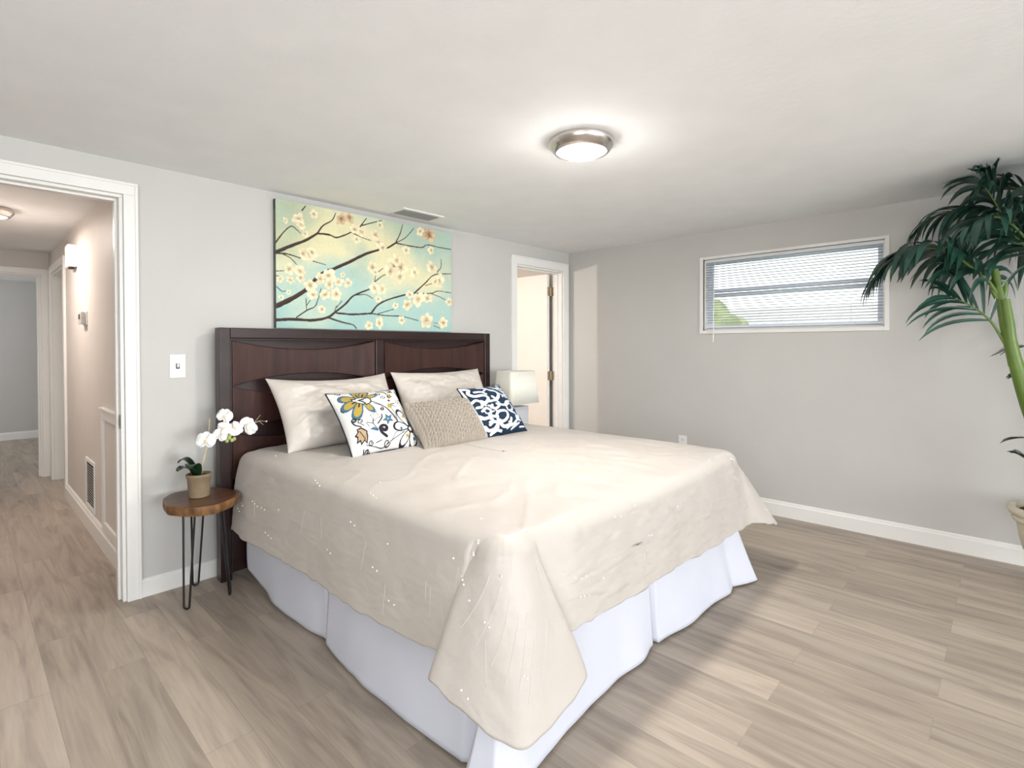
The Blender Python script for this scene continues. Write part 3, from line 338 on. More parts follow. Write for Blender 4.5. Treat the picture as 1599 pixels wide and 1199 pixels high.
# ------------------------------------------------------------------ the setting
TH = 0.12
X0R, Y0R = -1.6, -7.0          # room limits beside and behind the photographer
def wall_with_holes(name, axis, a0, a1, p0, p1, z1, holes, M=M_wall):
    # axis 'y': wall lies between y=a0..a1 and spans x=p0..p1; holes (q0,q1,zlo,zhi)
    mb = MB(); cuts = sorted(set([p0, p1]+[h for q in holes for h in q[:2]]))
    def bx(q0, q1, zl, zh):
        if zh-zl < 1e-5: return
        if axis == 'y': mb.box(q0, q1, a0, a1, zl, zh)
        else: mb.box(a0, a1, q0, q1, zl, zh)
    for q0, q1 in zip(cuts[:-1], cuts[1:]):
        h = [x for x in holes if x[0] <= q0+1e-6 and x[1] >= q1-1e-6]
        if not h: bx(q0, q1, 0, z1)
        else: bx(q0, q1, 0, h[0][2]); bx(q0, q1, h[0][3], z1)
    return struct(mb.build(name, M))

struct(MB().box(-3.2, XB+TH, Y0R-TH, 10.4, -0.08, 0).build('floor', M_floor))
struct(MB().box(-3.2, XB+TH, Y0R-TH, 10.4, H, H+0.08).build('ceiling', M_ceil))
LD0, LD1, LDZ = -0.32, 0.585, 2.075       # hall doorway
RD0, RD1, RDZ = 3.515, 4.205, 2.055       # narrow doorway by the corner
wall_with_holes('wall_back', 'y', YA, YA+TH, X0R-TH, XB+TH, H, [(LD0, LD1, 0, LDZ), (RD0, RD1, 0, RDZ)])
WY0, WY1, WZ0, WZ1 = 0.605, 1.86, 1.43, 2.02
wall_with_holes('wall_right', 'x', XB, XB+TH, Y0R-TH, YA, H, [(WY0, WY1, WZ0, WZ1)])
wall_with_holes('wall_left', 'x', X0R-TH, X0R, Y0R-TH, YA, H, [(-1.6, 0.4, 0.7, 2.0)])  # unseen opening added to go with the left fill light
wall_with_holes('wall_front', 'y', Y0R-TH, Y0R, X0R-TH, XB, H, [(-1.3, 4.0, 0.06, 2.2)])
# hall
XH = 0.645
HY = 7.05
wall_with_holes('wall_hall_right', 'x', XH, XH+TH, YA+TH, HY+0.0, H, [(5.93, 6.80, 0, 2.02)], M_hall)
wall_with_holes('wall_hall_left', 'x', -0.52, -0.40, YA+TH, HY, H, [], M_hall)
wall_with_holes('wall_hall_end', 'y', HY, HY+TH, -3.2, XB, H, [(-0.30, 0.585, 0, 2.03)], M_hall)
wall_with_holes('wall_far_room', 'y', 10.2, 10.32, -3.2, XB, H, [], M_wall)
wall_with_holes('wall_far_room_left', 'x', -3.2, -3.08, HY+TH, 10.2, H, [], M_wall)
wall_with_holes('wall_far_room_right', 'x', 2.0, 2.12, HY+TH, 10.2, H, [], M_wall)
# room behind the narrow doorway
wall_with_holes('wall_bath_back', 'y', 5.4, 5.52, XH+TH, XB+TH, H, [], M_hall)
wall_with_holes('wall_bath_right', 'x', XB, XB+TH, YA+TH, 5.4, H, [], M_hall)

# trim: profiled baseboards and casings
def base_run(name, pts_fn, a0, a1, hgt=0.095, d=0.014):
    # profile (depth, z)
    pr = [(0, 0), (d, 0), (d, hgt*0.78), (d*0.65, hgt*0.86), (d*0.6, hgt*0.93), (d*0.25, hgt), (0, hgt)]
    mb = MB(); n = len(pr)
    mb.add([pts_fn(p[0], p[1], a0) for p in pr]+[pts_fn(p[0], p[1], a1) for p in pr],
           [tuple(range(n)), tuple(range(n, 2*n))]+[(i, (i+1) % n, n+(i+1) % n, n+i) for i in range(n)])
    return struct(mb.build(name, M_trim))
base_run('baseboard_back', lambda d, z, a: (a, YA-d, z), 0.645, 3.45)
base_run('baseboard_right', lambda d, z, a: (XB-d, a, z), Y0R, YA, 0.115, 0.016)
base_run('baseboard_left', lambda d, z, a: (X0R+d, a, z), Y0R, YA)
base_run('baseboard_hall', lambda d, z, a: (XH-d, a, z), YA+TH, 5.86, 0.13, 0.02)
base_run('baseboard_far', lambda d, z, a: (a, 10.2-d, z), -3.0, 2.0, 0.11, 0.016)

def casing_y(name, x0, x1, z1, yf, wdt, d=0.018, sides='LR', depth=TH):
    # casing on the room side (towards -y) of an opening in a wall lying along x, with jamb and stop
    mb = MB()
    def leg(xa, xb, za, zb): mb.box(xa, xb, yf-d, yf, za, zb)
    if 'L' in sides: leg(x0-wdt, x0, 0, z1)
    leg(x0-wdt, x1+wdt, z1, z1+wdt)
    if 'R' in sides: leg(x1, x1+wdt, 0, z1)
    # back band along the outer edge
    e = 0.012
    mb.box(x0-wdt-0.001, x1+wdt+0.001, yf-d-0.005, yf-d, z1+wdt-e, z1+wdt+0.001)
    if 'R' in sides: mb.box(x1+wdt-e, x1+wdt+0.001, yf-d-0.005, yf-d, 0, z1+wdt-e)
    if 'L' in sides: mb.box(x0-wdt-0.001, x0-wdt+e, yf-d-0.005, yf-d, 0, z1+wdt-e)
    # jamb boards and stops
    j = 0.016
    mb.box(x0, x0+j, yf, yf+depth, 0, z1-j); mb.box(x1-j, x1, yf, yf+depth, 0, z1-j); mb.box(x0, x1, yf, yf+depth, z1-j, z1)
    mb.box(x1-j-0.012, x1-j, yf+0.045, yf+0.085, 0, z1-j-0.012); mb.box(x0+j, x0+j+0.012, yf+0.045, yf+0.085, 0, z1-j-0.012)
    mb.box(x0+j, x1-j, yf+0.045, yf+0.085, z1-j-0.012, z1-j)
    return struct(mb.build(name, M_trim, bevel=0.002))
t1 = casing_y('trim_1', LD0, LD1, LDZ, YA, 0.06)
MB().box(LD1-0.0185, LD1-0.0155, YA+0.008, YA+0.038, 0.885, 0.955).box(LD1-0.021, LD1-0.018, YA+0.016, YA+0.030, 0.900, 0.940).build('strike_plate', mat('dark_bronze', (0.10, 0.085, 0.075), 0.35, 0.1, 30, metal=0.8), t1)
casing_y('trim_2', RD0, RD1, RDZ, YA, 0.075)
casing_y('trim_3', -0.30, 0.585, 2.03, HY, 0.055)
# casing of the doorway in the hall's right wall
mb = MB()
mb.box(XH-0.018, XH, 5.86, 5.93, 0, 2.09); mb.box(XH-0.018, XH, 6.80, 6.87, 0, 2.09); mb.box(XH-0.018, XH, 5.93, 6.80, 2.02, 2.09)
mb.box(XH, XH+TH, 5.93, 5.946, 0, 2.02); mb.box(XH, XH+TH, 6.784, 6.80, 0, 2.02); mb.box(XH, XH+TH, 5.946, 6.784, 2.004, 2.02)
struct(mb.build('trim_4', M_trim, bevel=0.002))
# closed side room behind that doorway
struct(MB().box(XH+TH, 2.0, 6.80, 6.92, 0, H).build('wall_side_room', M_hall))

# door leaf standing open into the next room, hinged on the right jamb
lx1, lx0 = RD1-0.045, RD1-0.083
d1 = struct(MB().box(lx0, lx1, YA+TH+0.012, YA+TH+0.012+0.68, 0.012, RDZ-0.022).build('door_1', M_door, bevel=0.002))
for zz in (1.86, 1.0, 0.22):
    mb = MB(); hx, hy = RD1-0.030, YA+TH+0.004
    mb.tube([(hx, hy, zz-0.045), (hx, hy, zz+0.045)], 0.0065, 10)
    mb.box(lx1-0.001, lx1+0.002, YA+TH+0.012, YA+TH+0.05, zz-0.045, zz+0.045)
    mb.box(lx0+0.004, lx1+0.012, hy+0.004, hy+0.0075, zz-0.045, zz+0.045)
    mb.box(RD1-0.0185, RD1-0.0155, hy-0.036, hy-0.002, zz-0.045, zz+0.045)
    mb.build('hinge', M_brass, d1)

# ------------------------------------------------------------------ window and blind in the right wall
mb = MB(); fw_ = 0.028
mb.box(XB-0.012, XB+0.02, WY0-fw_, WY0, WZ0-fw_, WZ1+fw_*0.8); mb.box(XB-0.012, XB+0.02, WY1, WY1+fw_, WZ0-fw_, WZ1+fw_*0.8)
mb.box(XB-0.012, XB+0.02, WY0, WY1, WZ1, WZ1+fw_*0.8); mb.box(XB-0.016, XB+0.02, WY0, WY1, WZ0-fw_, WZ0)
mb.box(XB+0.02, XB+TH, WY0-0.004, WY0+0.012, WZ0, WZ1); mb.box(XB+0.02, XB+TH, WY1-0.012, WY1+0.004, WZ0, WZ1)
mb.box(XB+0.02, XB+TH, WY0, WY1, WZ0-0.004, WZ0+0.012); mb.box(XB+0.02, XB+TH, WY0, WY1, WZ1-0.012, WZ1+0.004)
win = struct(mb.build('window_1', M_trim, bevel=0.002))
mb = MB(); sx0, sx1 = XB+0.075, XB+0.105
zr = 1.738
mb.box(sx0, sx1, WY0+0.012, WY0+0.05, WZ0+0.012, WZ1-0.012); mb.box(sx0, sx1, WY1-0.05, WY1-0.012, WZ0+0.012, WZ1-0.012)
mb.box(sx0, sx1, WY0+0.05, WY1-0.05, WZ0+0.012, WZ0+0.042); mb.box(sx0, sx1, WY0+0.05, WY1-0.05, WZ1-0.040, WZ1-0.012)
mb.box(sx0-0.004, sx1, WY0+0.05, WY1-0.05, zr-0.024, zr+0.002); mb.box(sx0, sx1, WY0+0.05, WY1-0.05, zr+0.008, zr+0.032)
mb.build('sash', M_alu, win, bevel=0.002)
MB().box(sx0+0.012, sx0+0.016, WY0+0.05, WY1-0.05, WZ0+0.042, zr-0.024).build('pane', M_glass, win)
MB().box(sx0+0.012, sx0+0.016, WY0+0.05, WY1-0.05, zr+0.032, WZ1-0.040).build('pane', M_glass, win)

bl = thing('window_blind', 'white horizontal slat blind lowered over the high window', 'blind', (XB+0.03, (WY0+WY1)/2, WZ1))
bx = XB+0.033
MB().box(bx-0.014, bx+0.014, WY0+0.006, WY1-0.006, WZ1-0.024, WZ1-0.001).build('headrail', M_slat, bl, bevel=0.002)
mb = MB(); zs = WZ1-0.040
while zs > WZ0+0.052:
    pr = []
    for k in range(5):
        a = (k/4-.5); c_ = 0.0125*2*a; pr.append((c_, -c_*0.15+0.0018*(1-4*a*a)))
    P = np.array([[[bx+p[0], yy, zs+p[1]] for p in pr] for yy in (WY0+0.010, WY1-0.010)])
    mb.grid(P); zs -= 0.0212
sl = mb.build('slats', M_slat, bl, smooth=True, fix=False)
sm = sl.modifiers.new('thickness', 'SOLIDIFY'); sm.thickness = 0.0006
MB().box(bx-0.012, bx+0.012, WY0+0.010, WY1-0.010, WZ0+0.020, WZ0+0.033).build('bottom_rail', M_slat, bl, bevel=0.003)
for yy in (WY0+0.20, (WY0+WY1)/2+0.03, WY1-0.16):
    mb = MB()
    for dx in (-0.013, 0.013): mb.tube([(bx+dx, yy, WZ1-0.02), (bx+dx, yy, WZ0+0.03)], 0.0008, 5)
    mb.build('ladder_cord', M_slat, bl)
wy = WY1-0.095
MB().tube([(bx-0.018, wy, WZ1-0.03), (bx-0.040, wy, WZ1-0.06), (bx-0.058, wy, 1.335)], [0.003, 0.0036, 0.0044], 8).build('tilt_wand', M_plastic, bl, smooth=True)

# outside, seen through the slats
lawn = struct(MB().box(XB+TH+0.02, 40, -25, 30, -0.5, -0.3).build('ground', M_lawn))
nh = thing('neighbour_house', 'pale neighbouring house with a low roof seen through the blind', 'house', (13, 2, -0.3))
MB().box(11, 17, -6, 8, -0.3, 1.55).build('house_wall', M_farwall, nh)
MB().prism([(10.4, 1.5), (17.6, 1.5), (14, 2.25)], 'y', -6.6, 8.6).build('roof', M_roof, nh)
tr = thing('garden_tree', 'yellow green tree beyond the left end of the window', 'tree', (9.6, 4.0, -0.3))
MB().tube([(9.6, 4.0, -0.3), (9.65, 4.0, 0.6), (9.6, 4.05, 1.5)], [0.12, 0.09, 0.06], 10).build('trunk', M_bark, tr, smooth=True)
mb = MB()
for k in range(26):
    a, b_, r_ = random.random()*2*PI, random.random(), 0.18+random.random()*0.22
    mb.ball((9.6+0.55*math.cos(a)*b_, 4.0+0.55*math.sin(a)*b_, 1.45+0.42*random.random()), r_*0.85, 7)
mb.build('crown', M_foliage, tr, smooth=True, sharp=0)

# ------------------------------------------------------------------ ceiling fixtures
def ceiling_light(loc, label, R=0.150, power=6, col=(1, 0.93, 0.86)):
    t = thing('ceiling_light', label, 'ceiling light', loc)
    x, y, z = loc
    prof = [(R*0.93, 0), (R, -0.004), (R, -0.020), (R*0.985, -0.024), (R*0.975, -0.030), (R*0.93, -0.036), (R*0.90, -0.044), (R*0.84, -0.053), (R*0.79, -0.055), (R*0.77, -0.051), (R*0.77, -0.03), (R*0.3, -0.03)]
    MB().lathe(prof, loc, 64).build('ring', M_nickel, t, smooth=True, sharp=35)
    n = 10; pr = [(R*0.765*math.cos(PI/2*k/n)+0.0005, -0.050-0.010*math.sin(PI/2*k/n)) for k in range(n+1)]
    MB().lathe([(R*0.765, -0.035)]+pr, loc, 48).build('diffuser', M_glow, t, smooth=True)
    point_light('bulb_glow', (x, y, z-0.115), power*0.13, col, 0.06)
    l = bpy.data.lights.new('diffuser_light', 'AREA'); l.shape = 'DISK'; l.size = R*1.5; l.energy = power*0.80; l.color = col
    lo = bpy.data.objects.new('diffuser_light', l); C.objects.link(lo); lo.location = (x, y, z-0.064)
    return t
ceiling_light((1.99, 1.435, H), 'round nickel rimmed ceiling light glowing above the bed', 0.148, 26, (1, 0.96, 0.915))
ceiling_light((0.135, 5.03, H), 'round ceiling light in the hall, cut by the left picture edge', 0.15, 16, (1.0, 0.87, 0.79))

vt = thing('ceiling_vent', 'white ceiling air vent with grey louvres above the painting', 'air vent', (2.27, 3.08, H))
vx0, vx1, vy0, vy1 = 2.09, 2.45, 2.985, 3.185
mb = MB(); zt = H-0.008; b_ = 0.028
mb.box(vx0, vx1, vy0, vy0+b_, zt, H); mb.box(vx0, vx1, vy1-b_, vy1, zt, H); mb.box(vx0, vx0+b_, vy0+b_, vy1-b_, zt, H); mb.box(vx1-b_, vx1, vy0+b_, vy1-b_, zt, H)
mb.build('frame', M_plastic, vt, bevel=0.002)
MB().box(vx0+b_, vx1-b_, vy0+b_, vy1-b_, H-0.002, H).build('backing', M_dark, vt)
mb = MB(); yy = vy0+b_+0.006
while yy < vy1-b_-0.006:
    mb.add([(vx0+b_, yy-.004, H-.003), (vx1-b_, yy-.004, H-.003), (vx1-b_, yy+.006, H-.011), (vx0+b_, yy+.006, H-.011),
            (vx0+b_, yy-.003, H-.003), (vx1-b_, yy-.003, H-.003), (vx1-b_, yy+.007, H-.011), (vx0+b_, yy+.007, H-.011)],
           [(0,1,2,3),(7,6,5,4),(0,4,5,1),(1,5,6,2),(2,6,7,3),(3,7,4,0)]); yy += 0.0165
mb.build('louvres', mat('grey_louvre', (0.28, 0.28, 0.28), 0.5), vt)

# ------------------------------------------------------------------ small wall fittings
sw = thing('light_switch', 'white toggle light switch plate on the wall left of the headboard', 'light switch', (0.82, YA, 1.197))
MB().box(0.782, 0.858, YA-0.006, YA, 1.134, 1.262).build('plate', M_plastic, sw, bevel=0.003)
MB().prism([(YA-0.005, 1.188), (YA-0.017, 1.206), (YA-0.015, 1.212), (YA-0.005, 1.210)], 'x', 0.815, 0.825).build('toggle', M_plastic, sw)
MB().box(0.811, 0.829, YA-0.0066, YA-0.0055, 1.184, 1.213).build('slot', M_dark, sw)
for zz in (1.168, 1.228):
    mb = MB().lathe([(0.003, 0), (0.003, 0.002), (0.001, 0.0025)], (0, 0, 0), 10)
    mb.v = [(0.82+v[0], YA-0.006-v[2], zz+v[1]) for v in mb.v]
    mb.build('screw', M_nickel, sw)

oc = thing('wall_outlet', 'white double socket low on the window wall behind the bed', 'outlet', (XB, 2.04, 0.468))
MB().box(XB-0.006, XB, 2.003, 2.077, 0.410, 0.527).build('plate', M_plastic, oc, bevel=0.003)
for zz in (0.448, 0.490):
    f_ = MB().box(XB-0.008, XB-0.005, 2.024, 2.056, zz-0.014, zz+0.014).build('socket_face', M_plastic, oc, bevel=0.002)
    MB().box(XB-0.0086, XB-0.0078, 2.032, 2.0345, zz-0.003, zz+0.008).box(XB-0.0086, XB-0.0078, 2.0455, 2.048, zz-0.003, zz+0.008).box(XB-0.0086, XB-0.0078, 2.038, 2.042, zz-0.011, zz-0.006).build('slot', M_dark, f_)

cb = thing('door_chime', 'white chime box high on the hall wall beside the doorway casing', 'door chime', (XH, 5.32, 1.99))
MB().box(XH-0.055, XH, 5.24, 5.40, 1.925, 2.095).build('box', M_plastic, cb, bevel=0.004)
MB().box(XH-0.040, XH-0.012, 5.27, 5.36, 1.915, 1.926).build('sounder', M_dark, cb)
th = thing('thermostat', 'small white and grey thermostat at eye height on the hall wall', 'thermostat', (XH, 4.86, 1.505))
MB().box(XH-0.010, XH, 4.79, 4.96, 1.465, 1.560).build('back_plate', M_plastic, th, bevel=0.002)
MB().box(XH-0.035, XH-0.010, 4.805, 4.945, 1.470, 1.555).build('cover', mat('grey_plastic', (0.50, 0.49, 0.45), 0.4), th, bevel=0.003)
MB().box(XH-0.0365, XH-0.0345, 4.85, 4.92, 1.505, 1.54).build('display', M_dark, th)

gr = thing('return_air_grille', 'white louvred air grille low on the hall wall above the baseboard', 'air grille', (XH, 4.72, 0.33))
g0, g1, gz0, gz1 = 4.545, 4.90, 0.150, 0.505
mb = MB(); q = 0.028
mb.box(XH-0.008, XH, g0, g0+q, gz0, gz1); mb.box(XH-0.008, XH, g1-q, g1, gz0, gz1); mb.box(XH-0.008, XH, g0+q, g1-q, gz0, gz0+q); mb.box(XH-0.008, XH, g0+q, g1-q, gz1-q, gz1)
mb.build('frame', M_plastic, gr, bevel=0.002)
MB().box(XH-0.0015, XH-0.0005, g0+q, g1-q, gz0+q, gz1-q).build('backing', M_dark, gr)
mb = MB(); zz = gz0+q+0.004
while zz < gz1-q-0.008:
    mb.add([(XH-.002, g0+q, zz), (XH-.002, g1-q, zz), (XH-.008, g1-q, zz+.005), (XH-.008, g0+q, zz+.005), (XH-.002, g0+q, zz+.0018), (XH-.002, g1-q, zz+.0018), (XH-.008, g1-q, zz+.0085), (XH-.008, g0+q, zz+.0085)],
           [(0,1,2,3),(7,6,5,4),(0,4,5,1),(1,5,6,2),(2,6,7,3),(3,7,4,0)]); zz += 0.0180
mb.build('louvres', M_plastic, gr)

pn = thing('access_panel', 'framed low wall panel in the hall just past the door jamb', 'wall panel', (XH, 3.95, 0.5))
mb = MB(); p0, p1, pz0, pz1, q = 3.56, 4.22, 0.132, 0.905, 0.06
for (ya, yb, za, zb) in ((p0, p0+q, pz0, pz1), (p1-q, p1, pz0, pz1), (p0+q, p1-q, pz0, pz0+q), (p0+q, p1-q, pz1-q, pz1)): mb.box(XH-0.018, XH, ya, yb, za, zb)
mb.box(XH-0.028, XH, p0-0.008, p1+0.008, pz1, pz1+0.014)
mb.build('frame', M_trim, pn, bevel=0.003)
MB().box(XH-0.006, XH, p0+q, p1-q, pz0+q, pz1-q).build('panel', M_hall, pn)

# ------------------------------------------------------------------ painting on the wall above the headboard
px0, px1, pz0, pz1, pyf = 1.335, 2.717, 1.417, 2.203, 3.232
pt = thing('canvas_painting', 'canvas print of white blossom branches on pale blue above the headboard', 'painting', (2.026, YA, 1.417))
MB().box(px0, px1, pyf+0.0005, YA-0.002, pz0, pz1).build('stretcher', M_canvas_edge, pt)
nu, nv = 440, 250
W_, H_ = px1-px0, pz1-pz0
U, V = np.meshgrid(np.linspace(0, 1, nu), np.linspace(0, 1, nv), indexing='ij')
P = np.stack([px0+U*W_, np.full_like(U, pyf), pz0+V*H_], -1)
cv = MB().grid(P).build('canvas', M_canvas, pt, fix=False)
uv = np.stack([U.ravel()*W_, V.ravel()*H_], 1)
n_ = fbm(uv[:, 0]*2.6+3, uv[:, 1]*2.6, 4); n2_ = fbm(uv[:, 0]*3.4+40, uv[:, 1]*4+9, 4)
teal, teal2, cream_, green_ = srgb(172, 200, 190), srgb(150, 190, 190), srgb(222, 216, 176), srgb(188, 194, 160)
yv = V.ravel(); uu = U.ravel()
band = np.exp(-((yv-0.62-0.10*np.sin(uu*5))/0.17)**2)*0.75+np.exp(-(((uu-0.42)/0.2)**2+((yv-0.85)/0.2)**2))*0.5
mixc = np.clip(band+0.62*n_+0.08, 0, 1)[:, None]
col = teal*(1-mixc)+cream_*mixc
mt = np.clip(0.35*(0.5-yv)*2+0.5*n2_, 0, 0.9)[:, None]; col = col*(1-mt)+teal2*mt
mg = np.clip(0.6*smooth(0.26, 0.08, uu)*smooth(0.45, 0.7, yv)+np.where(uu > 0.55, 0.35, 0)*smooth(.55, .95, yv)+0.3*n2_-0.1, 0, 0.8)[:, None]
col = col*(1-mg)+green_*mg*0.9
brn = srgb(52, 38, 34); brn2 = srgb(92, 74, 62)
for pts, wa, wb in BRANCHES:
    q = [np.array([a*W_, c_*H_]) for a, c_ in pts]; q = catmull(q, 5); nseg = len(q)-1
    for i in range(nseg):
        r0 = (wa+(wb-wa)*i/nseg)*0.5
        lo, hi = np.minimum(q[i], q[i+1])-0.03, np.maximum(q[i], q[i+1])+0.03
        idx = np.where((uv >= lo).all(1) & (uv <= hi).all(1))[0]
        if not len(idx): continue
        d, t = seg_dist(uv[idx], q[i], q[i+1])
        r = np.maximum(1.35*r0*(1+0.16*vnoise(uv[idx, 0]*38, uv[idx, 1]*38)), 0.0024)
        a = np.clip((r-d)/0.0016+0.5, 0, 1)[:, None]
        up_ = np.clip(0.5+0.5*(uv[idx, 1]-(q[i][1]+t*(q[i+1][1]-q[i][1])))/r0, 0, 1)[:, None]
        c_ = brn*(1-0.5*up_)+brn2*0.5*up_
        col[idx] = col[idx]*(1-a)+c_*a
rf = random.Random(5)
for u_, v_, r_, kind in BLOSSOMS:
    c0 = np.array([u_*W_, v_*H_]); idx = np.where(np.linalg.norm(uv-c0, axis=1) < r_*1.5)[0]
    if not len(idx): continue
    d = uv[idx]-c0; rr = np.linalg.norm(d, axis=1); an = np.arctan2(d[:, 1], d[:, 0])
    a0, ec = rf.random()*PI, 0.75+0.25*rf.random()
    k = 5
    # five overlapping rounded petals, then a stamen cluster
    base = srgb(236, 226, 194) if not kind else srgb(216, 192, 156)
    deep = srgb(196, 176, 132) if not kind else srgb(142, 100, 74)
    sq, sa = 0.72+0.28*rf.random(), rf.random()*PI
    rot = np.array([[math.cos(sa), math.sin(sa)], [-math.sin(sa), math.cos(sa)]]); dl = d@rot.T; dl[:, 1] /= sq
    wob = 1+0.16*vnoise(uv[idx, 0]*70+c0[0]*9, uv[idx, 1]*70)
    order = list(range(5)); rf.shuffle(order)
    for q_ in order:
        a_ = a0+q_*2*PI/5+rf.uniform(-.15, .15); L_ = r_*rf.uniform(0.92, 1.22)
        e1 = dl[:, 0]*math.cos(a_)+dl[:, 1]*math.sin(a_); e2 = -dl[:, 0]*math.sin(a_)+dl[:, 1]*math.cos(a_)
        ee = np.sqrt(((e1-0.54*L_)/(0.54*L_))**2+(e2/(0.47*L_))**2)/wob
        al = np.clip((1-ee)*L_*0.5/0.0032, 0, 1)[:, None]
        tone = rf.uniform(0.90, 1.05)
        f_ = np.clip(0.75*np.exp(-(e1/(0.42*L_))**2)+0.30*smooth(0.75, 1.0, ee)+0.30*vnoise(uv[idx, 0]*55+9+q_, uv[idx, 1]*55), 0, 1)[:, None]
        col[idx] = col[idx]*(1-al)+np.clip((base*(1-f_)+deep*f_)*tone, 0, 1)*al
    rr2 = np.linalg.norm(dl, axis=1)
    ctr = (np.exp(-(rr2/(r_*0.24))**2)*np.clip(0.65+0.8*vnoise(uv[idx, 0]*170, uv[idx, 1]*170), 0, 1))[:, None]
    col[idx] = col[idx]*(1-ctr*0.85)+srgb(118, 84, 54)*ctr*0.85
set_attr(cv, 'print', np.clip(col, 0, 1))

# ------------------------------------------------------------------ bed
bx0, bx1, by0, by1, TOP = 1.09, 3.02, 1.08, 3.10, 0.70
bed = thing('bed', 'king size bed with tall dark espresso wood headboard of curved tiles', 'bed', (2.03, 2.1, 0))
hx0, hx1, hyf, hyb, hz = 0.985, 3.052, 3.135, 3.205, 1.408
mb = MB(); fwid = 0.058
mb.box(hx0, hx0+fwid, hyf, hyb, 0.0, hz); mb.box(hx1-fwid, hx1, hyf, hyb, 0.0, hz); mb.box(hx0+fwid, hx1-fwid, hyf, hyb, hz-fwid, hz)
cxm = 1.997
mb.box(cxm-0.030, cxm+0.030, hyf, hyb, 0.38, hz-fwid); mb.box(hx0+fwid, hx1-fwid, hyf+0.004, hyb, 0.04, 0.38)
hb = mb.build('headboard', M_espresso2, bed, bevel=0.004)
MB().box(hx0+fwid, hx1-fwid, hyb-0.018, hyb-0.004, 0.38, hz-fwid).build('back_board', M_espresso2, hb)
mb = MB(); g_ = 0.010
for xa, xb in ((hx0+fwid, cxm-0.030), (cxm+0.030, hx1-fwid)):
    mb.box(xa, xb, hyf+0.010, hyf+0.03, hz-fwid-g_, hz-fwid); mb.box(xa, xa+g_, hyf+0.010, hyf+0.03, 0.38, hz-fwid-g_); mb.box(xb-g_, xb, hyf+0.010, hyf+0.03, 0.38, hz-fwid-g_)
mb.build('inner_bead', M_espresso2, hb, bevel=0.002)
def tile(xa, xb, zt, zb, sag_t, sag_b):
    # carved tile: its top and bottom edges are cut as hollow arcs, its face is a shallow hollow
    n = 36; mb = MB(); rows = []
    for i in range(n+1):
        s_ = i/n; c_ = 1-(2*s_-1)**2; x = xa+(xb-xa)*s_
        zt_, zb_ = zt-sag_t*c_, zb+sag_b*c_
        yf_ = hyf+0.012+0.020*c_*0+0.004*0-0.006+0.020*(c_)
        e_ = 0.004
        rows.append([(x, hyb-0.02, zb_), (x, yf_+e_, zb_), (x, yf_, zb_+e_), (x, yf_-0.003, (zt_+zb_)/2), (x, yf_, zt_-e_), (x, yf_+e_, zt_), (x, hyb-0.02, zt_)])
    R = np.array(rows); mb.grid(R)
    mb.add(R[0], [tuple(range(7))]); mb.add(R[-1], [tuple(range(7))])
    return mb.build('carved_tile', M_espresso, hb, smooth=True, sharp=30)
for xa, xb in ((hx0+fwid+g_, cxm-0.030-g_), (cxm+0.030+g_, hx1-fwid-g_)):
    tile(xa, xb, 1.338, 1.080, 0.052, 0.058); tile(xa, xb, 1.078, 0.82, 0.062, 0.058); tile(xa, xb, 0.818, 0.56, 0.058, 0.058)
# base and mattress under the bedding
mb = MB()
mb.box(1.16, 2.95, 1.18, hyf, 0.16, 0.32)
for xx in (1.25, 2.05, 2.86):
    for yy in (1.35, 2.6): mb.box(xx-.03, xx+.03, yy-.03, yy+.03, 0, 0.16)
mb.build('bed_base', M_dark, bed)
MB().box(1.135, 2.975, 1.145, 3.10, 0.32, 0.665).build('mattress', M_mattress, bed, bevel=0.03)

# bed skirt: pleated panels hanging to the floor
def perim(keys, dens):
    out = []
    for (a, b_), n in zip(zip(keys[:-1], keys[1:]), dens):
        for i in range(n): out.append([a[j]+(b_[j]-a[j])*i/n for j in range(len(a))])
    out.append(list(keys[-1])); return np.array(out)
# keys: top x, top y, bottom x, bottom y, bottom z
K = [(1.115, 3.10, 1.085, 3.06, .070), (1.115, 2.95, 1.090, 2.93, .045), (1.115, 2.70, 1.085, 2.70, .016), (1.115, 2.40, 1.078, 2.40, .010), (1.115, 2.19, 1.092, 2.17, .010),
     (1.135, 2.165, 1.130, 2.145, .012), (1.115, 2.15, 1.075, 2.140, .010), (1.115, 1.90, 1.040, 1.90, .010), (1.115, 1.55, 1.042, 1.55, .010), (1.115, 1.27, 1.052, 1.225, .010),
     (1.145, 1.19, 1.085, 1.175, .012), (1.115, 1.14, 1.020, 1.155, .010), (1.125, 1.125, 1.045, 1.060, .010), (1.16, 1.12, 1.16, 1.050, .010), (1.40, 1.12, 1.40, 1.072, .010), (1.75, 1.12, 1.75, 1.092, .010), (2.03, 1.12, 2.05, 1.090, .010),
     (2.055, 1.145, 2.065, 1.135, .014), (2.085, 1.12, 2.085, 1.085, .010), (2.40, 1.12, 2.42, 1.070, .010), (2.72, 1.12, 2.76, 1.055, .010), (2.82, 1.12, 2.84, 1.075, .012), (2.97, 1.12, 3.02, 0.985, .010), (2.985, 1.14, 3.055, 1.03, .010), (2.985, 1.30, 3.035, 1.30, .010), (2.985, 2.1, 3.03, 2.1, .010), (2.985, 3.09, 3.02, 3.09, .010)]
Dn = [10, 16, 18, 14, 6, 6, 16, 24, 20, 8, 8, 8, 8, 16, 22, 20, 6, 6, 20, 20, 8, 12, 6, 10, 20, 20]
Kp = perim(K, Dn); ns = 24; P = np.zeros((len(Kp), ns+1, 3))
tt = np.cumsum(np.r_[0, np.linalg.norm(np.diff(Kp[:, 2:4], axis=0), axis=1)])
